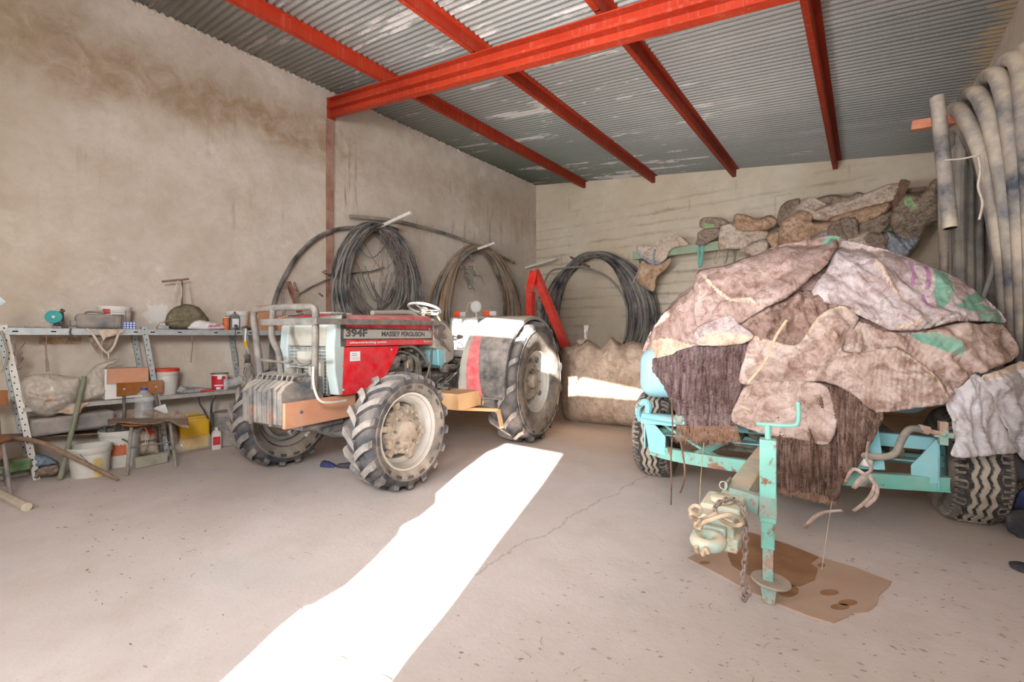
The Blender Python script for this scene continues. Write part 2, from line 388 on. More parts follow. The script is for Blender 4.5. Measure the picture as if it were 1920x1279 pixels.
MT['fendred'] = M('faded_red_paint', srgb(190, 44, 54), .6, 0, .15, 6, .6, 7, .1, dustcol=(.55, .38, .35))
MT['fendgrey'] = M('worn_grey_rubber_edge', (.06, .063, .068), .8, 0, .45, 14, .4, 9, .6, 90)
MT['greyp'] = M('pale_blue_grey_paint', srgb(160, 174, 172), .5, 0, .1, 5, .35, 6, .06)
MT['greyd'] = M('dusty_grey_panel', srgb(150, 150, 140), .7, 0, .2, 6, .6, 5, .15)
MT['decal'] = M('grey_decal_band', srgb(158, 156, 148), .6, 0, .1, 6, .3, 8, .05)
MT['ink'] = M('black_lettering', (.03, .03, .03), .7, 0, .1, 6, .25, 20, 0)
MT['inkw'] = M('white_lettering', (.8, .8, .78), .7, 0, .1, 6, .2, 20, 0)
MT['inkb'] = M('blue_lettering', (.05, .12, .4), .7, 0, .1, 6, .1, 20, 0)
MT['inkr'] = M('red_lettering', (.6, .02, .04), .7, 0, .1, 6, .1, 20, 0)
MT['engine'] = M('grimy_engine_metal', (.06, .062, .06), .8, .1, .5, 18, .5, 16, .6, 60)
MT['bar'] = M('scuffed_dark_steel', (.11, .105, .10), .7, .1, .4, 10, .55, 9, .3, 50, rust=.08, updust=.35, dustcol=(.36, .29, .23))
MT['cast'] = M('dusty_cast_iron', (.085, .09, .095), .85, 0, .35, 8, .6, 5, .5, 40)
MT['plank'] = m_wood('painted_plank', srgb(186, 130, 100), srgb(204, 150, 118), (1, 1, 1))
MT['box_wood'] = m_wood('pale_plywood', srgb(204, 160, 112), srgb(220, 182, 138), (1, 1, 1), dust=.3)
MT['chairwood'] = m_wood('varnished_plywood', srgb(132, 80, 38), srgb(156, 98, 50), (1, 8, 8), .35, .12)
MT['oldwood'] = m_wood('weathered_wood', srgb(122, 98, 78), srgb(152, 128, 106), (9, 9, 1))
MT['greenwood'] = m_wood('green_stained_wood', srgb(112, 118, 98), srgb(138, 140, 118), (9, 9, 1))
MT['whitewood'] = m_wood('whitewashed_pole', srgb(214, 206, 190), srgb(190, 172, 146), (5, 5, 5))
MT['block'] = M('grey_green_timber', srgb(150, 148, 130), .9, 0, .2, 6, .4, 6, .3)
MT['cardb'] = M('cardboard', srgb(176, 122, 84), .85, 0, .12, 5, .3, 6, .15)
MT['seatdark'] = M('seat_vinyl', (.16, .16, .17), .5, 0, .2, 6, .6, 5, .1)
MT['seatlight'] = M('pale_seat_vinyl', (.55, .54, .52), .5, 0, .1, 6, .4, 5, .1)
MT['bellows'] = M('tan_rubber_bellows', (.30, .22, .15), .7, 0, .2, 6, .5, 5, .1)
MT['orange'] = M('orange_lens', srgb(228, 70, 24), .35, 0, .1, 6, .2, 6, 0)
MT['lens'] = M('dusty_glass_lens', (.5, .5, .48), .3, 0, .1, 6, .5, 6, 0)
MT['redarm'] = M('red_implement_paint', srgb(206, 36, 20), .5, 0, .15, 4, .2, 6, .08)
MT['teal'] = M('turquoise_paint', srgb(112, 184, 170), .5, 0, .18, 4, .35, 5, .1, rust=.18, rs=7, updust=.35)
MT['tealb'] = M('pale_turquoise_paint', srgb(126, 188, 196), .45, 0, .1, 4, .22, 5, .06, rust=.06, rs=6, updust=.3)
MT['tank'] = M('pale_blue_tank_plastic', srgb(150, 194, 206), .4, 0, .06, 3, .15, 4, .04, updust=.2)
MT['tealdirt'] = M('chipped_turquoise_iron', srgb(128, 168, 158), .7, 0, .2, 9, .75, 9, .3, rust=.38, rs=9)
MT['dim'] = M('dark_underside', (.05, .055, .045), .85, 0, .5, 7, .4, 7, .3)  # very dark base for the rear frame and pump
MT['cream'] = M('dust_caked_turquoise_iron', srgb(150, 180, 168), .8, 0, .2, 9, .9, 7, .5, 40, rust=.05, rs=9, updust=.45, dustcol=srgb(216, 196, 170))
MT['chain'] = M('rusty_chain_iron', (.20, .14, .12), .8, .1, .4, 20, .3, 20, .3)
MT['rope'] = M('sisal_rope', (.52, .38, .25), .95, 0, .25, 20, .2, 20, .6, 120)
MT['string'] = M('pale_twine', (.55, .47, .38), .95, 0, .2, 20, .1, 20, 0)
MT['white'] = M('white_bucket_plastic', (.74, .72, .68), .5, 0, .06, 5, .28, 6, .03, updust=.3)
MT['dirtywhite'] = M('paint_smeared_bucket', (.68, .66, .60), .6, 0, .1, 6, .5, 5, .1)
MT['redlid'] = M('orange_red_lid', srgb(212, 50, 26), .45, 0, .08, 5, .15, 6, .03, updust=.2)
MT['label_red'] = M('red_label', srgb(196, 24, 48), .5, 0, .08, 5, .1, 6, 0)
MT['label_orange'] = M('orange_label', srgb(206, 96, 40), .6, 0, .2, 8, .3, 6, 0)
MT['label_white'] = M('white_label', (.75, .75, .73), .6, 0, .08, 5, .15, 6, 0)
MT['label_blue'] = M('blue_label', srgb(30, 90, 180), .6, 0, .08, 5, .1, 6, 0)
MT['yellow'] = M('yellow_jerrycan_plastic', srgb(222, 172, 20), .45, 0, .08, 5, .2, 6, .04)
MT['greycan'] = M('dusty_grey_can', (.17, .17, .175), .75, 0, .25, 8, .7, 5, .15)
MT['oil'] = M('grey_oil_bottle', (.11, .12, .13), .4, 0, .1, 8, .25, 5, .02)
MT['tealdisc'] = M('teal_tape_disc', srgb(0, 150, 148), .5, 0, .08, 8, .12, 5, .02)
MT['bluecap'] = M('blue_cap', srgb(28, 70, 170), .45, 0, .08, 8, .1, 5, .02)
MT['clear'] = m_clear('clear_bottle_plastic', (.85, .88, .9), .1, .06, .25); MT['bagclear'] = m_clear('dusty_clear_film', (.70, .62, .54), .2, .38, .6)
MT['whitebag'] = M('white_carrier_bag', (.74, .70, .70), .5, 0, .08, 10, .15, 6, .25, 20)
MT['sack'] = m_cloth('stained_sack', srgb(168, 142, 130), srgb(208, 190, 180), srgb(120, 86, 70))
MT['sack2'] = m_cloth('brown_stained_sack', srgb(150, 122, 112), srgb(194, 172, 164), srgb(106, 74, 60), 4)
MT['sack3'] = m_cloth('lilac_grey_sack', srgb(168, 148, 146), srgb(208, 198, 197), srgb(126, 94, 82), 3.5)
MT['sackdark'] = m_cloth('dark_creased_sack', srgb(132, 106, 96), srgb(172, 146, 134), srgb(96, 66, 52), 6)
MT['sackwhite'] = m_cloth('whitish_sack', srgb(196, 190, 192), srgb(216, 212, 214), srgb(168, 152, 146), 3)
MT['hem'] = m_cloth('cream_hem', srgb(196, 172, 150), srgb(214, 194, 174), srgb(164, 130, 106), 6)
MT['fringe'] = m_cloth('frayed_mesh_cloth', srgb(128, 108, 112), srgb(160, 138, 134), srgb(104, 76, 66), 5, streak=True)
MT['fringeb'] = m_cloth('brown_frayed_mesh_cloth', srgb(140, 112, 100), srgb(166, 140, 128), srgb(112, 80, 62), 5, streak=True)
MT['thread'] = M('brown_frayed_thread', (.24, .12, .07), .95, 0, .3, 20, .2, 20, 0)
MT['pilea'] = m_cloth('rusty_stained_sacking', srgb(176, 142, 112), srgb(206, 182, 158), srgb(140, 94, 62), 4)
MT['pileb'] = m_cloth('pale_sacking', srgb(196, 176, 158), srgb(220, 206, 190), srgb(156, 124, 100), 4)
MT['pilec'] = m_cloth('grey_brown_sacking', srgb(140, 120, 104), srgb(176, 158, 142), srgb(104, 82, 64), 5)
MT['piled'] = m_cloth('bluish_sacking', srgb(140, 150, 162), srgb(176, 180, 186), srgb(132, 112, 98), 5)
MT['greenp'] = M('green_print', srgb(96, 152, 132), .85, 0, .25, 7, .45, 8, .1, updust=0)
MT['purplep'] = M('purple_print', srgb(150, 100, 138), .85, 0, .25, 7, .4, 8, .1, updust=0)
MT['greenc'] = M('pale_green_cloth', srgb(150, 178, 126), .85, 0, .25, 7, .3, 8, .1, updust=0)
MT['bag'] = m_cloth('dust_brown_big_bag', srgb(172, 150, 132), srgb(200, 178, 158), srgb(140, 112, 90), 2.5)
MT['wet'] = M('oil_soaked_cardboard', srgb(152, 112, 82), .75, 0, .2, 6, .1, 6, .1, updust=0)
MT['cardpale'] = M('flattened_cardboard', srgb(184, 150, 128), .9, 0, .1, 3, .35, 4, .15, updust=.25)
MT['olive'] = m_cloth('olive_sacking', srgb(116, 110, 88), srgb(140, 132, 110), srgb(92, 84, 64), 5)
MT['denim'] = m_cloth('blue_rag', srgb(110, 130, 150), srgb(150, 166, 180), srgb(90, 90, 92), 6)
MT['navy'] = m_cloth('navy_rag', srgb(50, 62, 108), srgb(78, 84, 124), srgb(60, 56, 62), 6)
MT['earth'] = M('loose_debris', (.20, .145, .10), .95, 0, .5, 6, .2, 8, .2)
MT['glove'] = m_cloth('grey_work_cloth', srgb(62, 62, 68), srgb(92, 90, 94), srgb(70, 62, 56), 8)

# ------------------------------------------------------------------ the room
XL, XR, YB, YF = -6.4, .98, 9.2, -1.5
RL, SL = 5.02, .135
def roof_h(x): return RL-SL*(x-XL)
def struct(name, mb, mat, **k): return single(name, mb, mat, None, None, kind='structure', **k)
o = MB()
o.box(((XL+XR)/2, (YB+YF)/2, -.05), (XR-XL+1, YB-YF+1, .1)); fl = MB().add([( XL-.3, YF-6, 0), (XR+.3, YF-6, 0), (XR+.3, YB+.3, 0), (XL-.3, YB+.3, 0), (XL-.3, YF-6, -.1), (XR+.3, YF-6, -.1), (XR+.3, YB+.3, -.1), (XL-.3, YB+.3, -.1)], [(0, 1, 2, 3), (7, 6, 5, 4), (0, 4, 5, 1), (1, 5, 6, 2), (2, 6, 7, 3), (3, 7, 4, 0)])
def worldmesh(name, mb, mat, smooth=False):     # structure keeps world coordinates so its textures sit in metres
    me = mb.mesh(name, [mat], None, smooth); ob = bpy.data.objects.new(name, me); C.objects.link(ob); ob['kind'] = 'structure'; return ob
worldmesh('floor', fl, MT['floor'])
w = MB().prism([(XL, YF, 0), (XL, YB, 0), (XL, YB, RL+.1), (XL, YF, RL+.1)], (-1, 0, 0), .25); worldmesh('wall_left', w, MT['left'])
w = MB().prism([(XL, YB, 0), (XR, YB, 0), (XR, YB, roof_h(XR)+.1), (XL, YB, RL+.1)], (0, 1, 0), .25); worldmesh('wall_back', w, MT['blocks'])
w = MB().prism([(XR, YF, 0), (XR, YB, 0), (XR, YB, roof_h(XR)+.1), (XR, YF, roof_h(XR)+.1)], (1, 0, 0), .25); worldmesh('wall_right', w, MT['right'])
# front wall behind the camera: a narrow open door gap and a long vent under the eaves
DX0, DX1, DH = -1.06, -.36, 2.70
VX0, VX1, VZ0, VZ1 = -2.05, .85, 3.93, 4.36
w = MB()
def fw(x0, x1, z0, z1a, z1b=None):
    z1b = z1a if z1b is None else z1b
    w.prism([(x0, YF, z0), (x1, YF, z0), (x1, YF, z1b), (x0, YF, z1a)], (0, -1, 0), .06)
JL = [(-1.03, 0), (-1.032, 1.035), (-1.048, 1.10), (-1.07, 1.165), (-1.073, 1.25), (-1.041, 1.255), (-.99, 1.35), (-1.003, 1.465), (-1.045, 1.62), (-1.093, 1.665), (-1.045, 1.754), (-1.05, 1.88), (-1.15, 1.95), (-1.18, 2.2), (-1.18, 2.55), (-1.12, 2.66), (-1.09, 2.785), (-1.09, VZ0)]
JR = [(-.366, 0), (-.366, 1.30), (-.342, 1.45), (-.33, 1.80), (-.295, 2.30), (-.292, 2.775), (-.292, VZ0)]
w.prism([(XL, YF, VZ0), (XL, YF, 0)]+[(x, YF, z) for x, z in JL], (0, -1, 0), .03)        # outline made up to give the sun strip its wavy left edge
w.prism([(x, YF, z) for x, z in JR]+[(XR, YF, VZ0), (XR, YF, 0)], (0, -1, 0), .03)  # this edge too is shaped to trim the sun strip
w.prism([(-1.2, YF, 2.775), (-.28, YF, 2.775), (-.28, YF, VZ0), (-1.2, YF, VZ0)], (0, -1, 0), .05)
fw(XL, VX0, VZ0, roof_h(XL)+.1, roof_h(VX0)+.1); fw(VX1, XR, VZ0, roof_h(VX1)+.1, roof_h(XR)+.1)
fw(VX0, -.6, VZ1, roof_h(VX0)+.1, roof_h(-.6)+.1)
worldmesh('wall_front', w, MT['right'])
# corrugated roof, ribs running down the slope
per = .076; nY = int((YB-YF)/per*8); ys = np.linspace(YF-.1, YB+.1, nY); vs = []; fs = []
xs = [XL-.1, -4.4, -2.4, -.6, XR+.1]
for y in ys:
    for x in xs: vs.append((x, y, roof_h(x)+.014*math.cos(2*PI*y/per)))
k = len(xs)
for i in range(nY-1):
    for j in range(k-1): fs.append((i*k+j, i*k+j+1, (i+1)*k+j+1, (i+1)*k+j))
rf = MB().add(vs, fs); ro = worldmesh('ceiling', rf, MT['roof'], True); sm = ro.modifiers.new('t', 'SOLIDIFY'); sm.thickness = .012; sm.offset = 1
ro.data.polygons.foreach_set('use_smooth', [True]*len(ro.data.polygons))

# main beam: two channels stacked, on a column in the left wall
YBM = 3.74
def trim(name, mb, mat, smooth=False): return worldmesh(name, mb, mat, smooth)
xa, xb = XL+.06, XR; za, bs_ = 4.58, .155
def bz(x): return za-bs_*(x-xa)
b = MB()
for (z0, z1) in ((0, .13), (.135, .27)):
    for (dz0, dz1, dy0, dy1) in ((z0, z0+.012, -.085, .0), (z1-.012, z1, -.085, .0), (z0, z1, 0, .010)):
        ylo, yhi = YBM+dy0, YBM+dy1
        vs = [(x, y, bz(x)+dz) for x in (xa, xb) for y in (ylo, yhi) for dz in (dz0, dz1)]
        b.add(vs, [(0, 1, 3, 2), (4, 6, 7, 5), (0, 4, 5, 1), (2, 3, 7, 6), (0, 2, 6, 4), (1, 5, 7, 3)])
# stitched seam of weld between the channels and end plate
b.tube([(xa+.02*i, YBM-.087, bz(xa+.02*i)+.132+.003*math.sin(i*2.1)) for i in range(0, 360)], .004, 5)
b.box((xa, YBM-.01, za+.135), (.012, .13, .30))
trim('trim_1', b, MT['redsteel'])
c = MB().box((XL+.012, YBM-.01, 2.28), (.04, .10, 4.56)); c.box((XL+.038, YBM-.055, 2.28), (.012, .010, 4.56)); c.box((XL+.038, YBM+.035, 2.28), (.012, .010, 4.56))
trim('trim_2', c, M('dusty_red_column', (.30, .13, .09), .85, 0, .3, 6, .9, 4, .3, updust=0, dustcol=(.46, .33, .26)))
# purlins under the sheet
for k, (x, ye) in enumerate(((-5.03, YB+.02), (-3.42, YB+.02), (-1.895, YB+.02), (-.367, YB-.02))):
    h = roof_h(x)-.014; p = MB()
    p.box((x, (ye+YF)/2, h-.07), (.008, ye-YF, .14)); p.box((x-.03, (ye+YF)/2, h-.136), (.06, ye-YF, .008)); p.box((x+.03, (ye+YF)/2, h-.004), (.06, ye-YF, .008))
    p.box((x-.028, YBM, h-.09), (.06, .012, .10))
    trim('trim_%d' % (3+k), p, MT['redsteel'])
# crumbs of mortar along the eaves
random.seed(3); mo = MB()
for i in range(130):
    y = random.uniform(-.3, YB); mo.lathe([(0, -.02), (.02+random.random()*.02, 0), (0, .02)], (XL+.012, y, RL-.012-random.random()*.02), (1, 0, 0), 6)
trim('trim_7', mo, MT['left'], True)
# ------------------------------------------------------------------ tractor; local x = forward, y = its left (towards the camera), origin under the front axle
ta = math.atan2(-.985, .174)
TM = Matrix.Translation((-3.93, 2.365, 0)) @ Matrix.Rotation(ta, 4, 'Z'); TMi = TM.inverted()
def TL(px, py, s=None, y=None, z=None):
    o = TMi @ EYEV; d = TMi.to_3x3() @ ray(px, py)
    if s is not None: t = (s-o.x)/d.x
    elif y is not None: t = (y-o.y)/d.y
    else: t = (z-o.z)/d.z
    return o+d*t
tractor = thing('tractor', 'dusty red and grey four-wheel-drive tractor with front weights parked nose towards the doorway', 'tractor', M=TM)
def tp(name, mb, mat, **k): return mb.build(name, mat, k.pop('parent', tractor), world=False, **k)

def tyre_mesh(R, w, Rr, nl, lh, sweep, lugfrac=.42):
    m = MB(); hw = w/2; Rc = R-lh; N = 96
    prof = [(Rr-.012, hw*.62), (Rr+.012, hw*.70), (Rr+.03, hw*.86), ((Rr+Rc)/2, hw*1.06), (Rc-.07, hw*1.04), (Rc-.028, hw*.95), (Rc-.012, hw*.82), (Rc, hw*.3)]
    full = [(r, y) for r, y in prof]+[(r, -y) for r, y in prof[::-1]]
    vs = []; fs = []
    for r, y in full:
        for j in range(N):
            a = 2*PI*j/N; vs.append((r*math.cos(a), y, r*math.sin(a)))
    K = len(full)
    for i in range(K-1):
        m.mi = 1 if (i < 4 or i >= K-5) else 0
        m.add([], [])
        for j in range(N): m.f.append([i*N+j, i*N+(j+1) % N, (i+1)*N+(j+1) % N, (i+1)*N+j]); m.m.append(m.mi)
    m.v += vs
    # dusty moulding ring on each sidewall
    for sg in (-1, 1):
        m.mi = 1; rr = Rc-.065
        m.tube([(rr*math.cos(2*PI*j/64), sg*hw*1.045, rr*math.sin(2*PI*j/64)) for j in range(64)], .006, 6, closed=True)
    pitch = 2*PI/nl
    def rad(y): return R-.018*(abs(y)/hw)**2
    for k in range(nl):
        for sg in (-1, 1):
            t0 = pitch*(k+(.5 if sg > 0 else 0)); U = 7; rows = []
            for i in range(U+1):
                u = i/U; y = sg*hw*(-.06+1.10*u); th = t0+sweep*(u**.85)
                wd = pitch*lugfrac*(1.0-.12*u)/2; top = rad(y); bot = Rc-.03
                if u > .9: top = Rc-.02; y = sg*hw*1.07; bot = Rc-.10
                elif u > .8: y = sg*hw*1.02; top = R-.020
                rows.append([(bot, th-wd*1.3, y*(.98 if u > .9 else 1)), (top, th-wd*.85, y), (top, th+wd*.85, y), (bot, th+wd*1.3, y*(.98 if u > .9 else 1))])
            b0 = len(m.v)
            for r4 in rows:
                for (r, a, y) in r4: m.v.append((r*math.cos(a), y, r*math.sin(a)))
            for i in range(U):
                for j in range(3):
                    m.f.append([b0+i*4+j, b0+i*4+j+1, b0+(i+1)*4+j+1, b0+(i+1)*4+j]); m.m.append(2 if j == 1 else 0)
            m.f.append([b0, b0+1, b0+2, b0+3]); m.m.append(0); e = b0+U*4; m.f.append([e+3, e+2, e+1, e]); m.m.append(0)
    return m
def put(o, c, rz=0, ry=0):
    o.matrix_local = Matrix.Translation(c) @ Matrix.Rotation(rz, 4, 'Z') @ Matrix.Rotation(ry, 4, 'Y')
def wheel(parent, c, R, w, Rr, nl, lh, sweep, side, front, rz=0, spin=0):
    t = tyre_mesh(R, w, Rr, nl, lh, sweep, .42 if front else .27).build('tyre', [MT['tyre'], MT['tyreside'], MT['lug']], parent, world=False, ang=50)
    put(t, c, rz, spin); hw = w/2; s = side
    m = MB(); yo = hw*.72*s
    pr = [(Rr+.016, yo), (Rr+.012, yo+.014*s), (Rr-.002, yo+.010*s), (Rr-.010, yo-.02*s), (Rr-.030, yo-.05*s), (Rr-.038, yo-.09*s), (Rr-.075, yo-.11*s)]
    m.lathe(pr+[(Rr-.08, -.06*s)], (0, 0, 0), (0, 1, 0), 48, cap=False)
    d_ = MB().lathe([(Rr-.079, -.05*s), (Rr*.66, -.055*s), (Rr*.62, .0), (Rr*.5, .02*s), (0, .03*s)] if front else [(Rr-.079, -.03*s), (Rr*.72, -.03*s), (Rr*.66, .02*s), (Rr*.5, .02*s), (0, 0)], (0, 0, 0), (0, 1, 0), 48, cap=False); d_.build('wheel_disc', MT['disc'], t, world=False, ang=30)
    m.lathe([(Rr-.02, -hw*.7*s), (Rr-.06, -.03*s)], (0, 0, 0), (0, 1, 0), 40, cap=False); m.build('rim', MT['rimw'], t, world=False, ang=40)
    m = MB()
    if front:
        m.lathe([(Rr*.60, .0), (Rr*.60, .045*s), (Rr*.50, .07*s), (Rr*.30, .08*s), (Rr*.25, .105*s), (.0, .115*s)], (0, 0, 0), (0, 1, 0), 24)
        for i in range(26):
            a = 2*PI*i/26; m.lathe([(0, 0), (.03, .004), (.026, .03), (0, .036)], (Rr*.60*math.cos(a)*(.96+.08*math.sin(i*5.)), .02*s if s > 0 else -.05, Rr*.60*math.sin(a)*(.96+.08*math.sin(i*5.))), (0, 1, 0), 6)
        random.seed(4)
        for i in range(16):
            a = 2*PI*i/16+.1; m.lathe([(.0, -.014), (.014, -.008), (.016, .006), (0, .016)], (Rr*.53*math.cos(a), .085*s, Rr*.53*math.sin(a)), (0, 1, 0), 7)
        for i in range(6):
            a = 2*PI*i/6+.3; m.box((Rr*.72*math.cos(a), .03*s, Rr*.72*math.sin(a)), (.055, .05, .045), Matrix.Rotation(-a, 3, 'Y'))
    else:
        m.lathe([(Rr*.62, .0), (Rr*.62, .05*s), (Rr*.55, .075*s), (Rr*.42, .08*s), (Rr*.40, .02*s), (.0, .02*s)], (0, 0, 0), (0, 1, 0), 32)
        m.lathe([(.085, .0), (.085, .11*s), (.06, .13*s), (.0, .13*s)], (0, 0, 0), (0, 1, 0), 20)
    m.build('hub', MT['hub'], t, world=False, ang=30)
    for i in range(8):
        a = 2*PI*i/8+.2; rr = Rr*(.42 if front else .50); yy = (.07 if front else .085)*s
        b = MB().lathe([(.013, 0), (.013, .022*s), (.006, .03*s), (0, .03*s)], (rr*math.cos(a), yy, rr*math.sin(a)), (0, 1, 0), 6); b.build('wheel_bolt', MT['cast'], t, world=False)
    if not front:
        for i in range(4):
            a = 2*PI*i/4+.7; MB().box((Rr*.84*math.cos(a), .06*s, Rr*.84*math.sin(a)), (.07, .03, .06), Matrix.Rotation(-a, 3, 'Y')).build('clamp', MT['cast'], t, world=False, bev=.006)
    return t
FT, RT = .775, .95; SR = -2.13
wheel(tractor, (0, FT, .497), .5, .29, .315, 17, .032, .26, 1, True, math.radians(-3), .1)
wheel(tractor, (0, -FT, .497), .5, .29, .315, 17, .032, .26, -1, True, math.radians(-3), .3)
wheel(tractor, (SR, RT, .745), .75, .38, .37, 15, .042, .34, 1, False, 0, .1)
wheel(tractor, (SR, -RT+.03, .745), .75, .38, .37, 15, .042, .34, -1, False, 0, .2)

HWd = .35
def rz_(s): return 1.485+.037*(.28-s)          # crest of the hood
# hood: red shell lofted along its length
def hood_sec(s, w=HWd):
    t = rz_(s); return [(s, -w, 1.215), (s, -w, 1.41), (s, -w+.02, t-.035), (s, -w+.07, t-.006), (s, -w*.4, t+.006), (s, w*.4, t+.006), (s, w-.07, t-.006), (s, w-.02, t-.035), (s, w, 1.41), (s, w, 1.215)]
h = MB(); secs = [.255, .1, -.3, -.7, -1.0]; vs = []
for s in secs: vs += hood_sec(s)
fs = []
for i in range(len(secs)-1):
    for j in range(9): fs.append((i*10+j, i*10+j+1, (i+1)*10+j+1, (i+1)*10+j))
    fs.append((i*10+9, i*10, (i+1)*10, (i+1)*10+9))
fs += [tuple(range(10)), tuple(range(40, 50))[::-1]]
hood = tp('hood', h.add(vs, fs), MT['hood'], ang=50)
# raised decal band with the writing
d = MB().box((-.37, HWd+.003, 1.322), (1.22, .008, .082)); dec = tp('decal_band', d, MT['decal'], parent=hood, bev=.002)
d = MB().box((-.37, HWd+.003, 1.372), (1.25, .012, .010)).box((-.37, HWd+.003, 1.275), (1.25, .010, .008)).box((.24, HWd+.003, 1.30), (.008, .012, .17)); tp('black_trim_strip', d, MT['ink'], parent=hood)
def ttext(s, x0, z0, size, mat, name, y=HWd+.0085, wide=1., bold=0, par=hood):
    Mx = Matrix(((-1, 0, 0, x0), (0, 0, 1, y), (0, 1, 0, z0), (0, 0, 0, 1)))
    return text(par, s, Mx, size, mat, name, world=False, wide=wide, bold=bold)
ttext('394F', .215, 1.284, .088, MT['ink'], 'model_number', wide=1.45, bold=.0035)
ttext('MASSEY FERGUSON', -.215, 1.290, .064, MT['ink'], 'maker_lettering', wide=1.14, bold=.0018)
ttext('advanced braking system', .16, 1.232, .030, MT['inkw'], 'slogan_lettering', y=HWd+.002, wide=1.5)
d = MB().box((-.93, HWd+.004, 1.248), (.16, .012, .018)); tp('badge', d, MT['greyd'], parent=hood, bev=.003)
# engine side panels
for sg in (1, -1):
    pl = MB().prism([(.265, sg*HWd, 1.205), (.265, sg*HWd, .795), (-.175, sg*HWd, .788), (-.23, sg*HWd, .82), (-.455, sg*HWd, 1.16), (-.47, sg*HWd, 1.205)], (0, -sg, 0), .02)
    sp_ = tp('side_panel', pl, MT['panel'], bev=.006)
    if sg == 1:
        st = tp('sticker', MB().box((.10, HWd+.002, 1.125), (.115, .003, .085)), MT['label_white'], parent=sp_)
        for k, (x0, w_, z, mm) in enumerate(((.115, .045, 1.150, 'inkb'), (.125, .062, 1.134, 'inkb'), (.115, .080, 1.112, 'inkr'), (.115, .080, 1.100, 'inkr'))):
            rl = random.Random(k); ml = MB(); x = x0+.02
            while x > x0+.02-w_:
                q = rl.uniform(.003, .008); ml.box((x-q/2, HWd+.0038, z), (q, .0006, .006 if k < 2 else .003)); x -= q+.002
            tp('printed_line', ml, MT[mm], parent=st)
        for (x, z) in ((.235, 1.05), (.23, .84), (-.36, 1.17), (-.20, .88)):
            tp('rivet', MB().lathe([(.011, 0), (.009, .006), (0, .008)], (x, HWd, z), (0, 1, 0), 10), MT['orange' if x == .235 else 'decal'], parent=sp_)
# nose
g = MB()
prof = [(.235, .795), (.285, .80), (.325, 1.0), (.335, 1.2), (.32, 1.38), (.285, 1.455), (.235, 1.49), (.20, 1.49)]
for y0, y1 in ((.245, .352), (-.352, -.245)):
    g.prism([(s, y0, z) for s, z in prof], (0, 1, 0), y1-y0)
g.prism([(.30, -.26, 1.37), (.322, -.26, 1.38), (.287, -.26, 1.455), (.235, -.26, 1.492), (.2, -.26, 1.492), (.2, -.26, 1.44)], (0, 1, 0), .52)
gr = tp('grille_frame', g, MT['greyp'], bev=.018, ang=60)
tp('seal_strip', MB().prism([(.205, -.356, 1.21), (.262, -.356, 1.215), (.262, -.356, 1.42), (.24, -.356, 1.498), (.205, -.356, 1.503)], (0, 1, 0), .712), MT['blackpl'], parent=gr)
tp('headlamp_panel', MB().box((.305, 0, 1.30), (.03, .50, .17)), MT['greyd'], parent=gr, bev=.01)
l = MB()
for i in range(5): l.box((.322, 0, 1.235+.03*i), (.006, .48, .004))
tp('headlamp_slat', l, MT['decal'], parent=gr)
tp('front_grille', MB().box((.29, 0, 1.0), (.03, .50, .42)), MT['cast'], parent=gr)
l = MB()
for i in range(13): l.box((.308, 0, .82+.03*i), (.008, .49, .007))
for i in range(9): l.box((.309, -.24+.06*i, 1.0), (.006, .005, .4))
tp('grille_mesh', l, MT['greyp'], parent=gr)
tp('battery_cover', MB().box((.34, .03, 1.10), (.06, .20, .15)).box((.35, .16, .95), (.05, .15, .28)).box((.35, -.13, .92), (.05, .16, .2)), MT['greyd'], parent=gr, bev=.008)
# brush guard
def tb(pts, r, n=10, m=None, k=5): return (m or MB()).tube(spl(pts, k), r, n)
m = MB()
R_ = .028
m.tube([(.56, -.27, .90), (.55, -.33, 1.15), (.53, -.43, 1.47), (.53, -.43, 1.49), (.53, -.415, 1.525), (.53, -.38, 1.54), (.53, 0, 1.545), (.53, .33, 1.54), (.53, .36, 1.525), (.53, .375, 1.49), (.53, .37, 1.2), (.54, .37, .88)], R_, 10)
gd = tp('brush_guard', m, MT['bar'], ang=60)
tp('inner_guard_tube', tb([(.53, -.16, 1.53), (.54, -.16, 1.3), (.53, -.08, 1.15), (.52, -.06, .93)], .026), MT['bar'], parent=gd)
tp('guard_crossbar', MB().tube([(.55, -.35, 1.10), (.55, .37, 1.07)], .012, 8).tube(spl([(.56, .10, 1.09), (.585, .18, 1.12), (.58, .26, 1.07), (.56, .36, 1.10)], 5), .014, 8), MT['bar'], parent=gd)
a, b = TL(493, 613, s=.56), TL(808, 612, y=.42)
tp('side_rail', MB().beam((.57, a.y, 1.42), (.57, .43, 1.42), .03, .055).beam((.585, .43, 1.42), (-1.02, .43, 1.447), .035, .05), MT['bar'], bev=.004)
tp('bent_rod', MB().tube(spl([(.56, .385, 1.06), (.57, .40, .92), (.55, .44, .80), (.46, .46, .77), (.30, .46, .765)], 6), .010, 8), MT['string'])
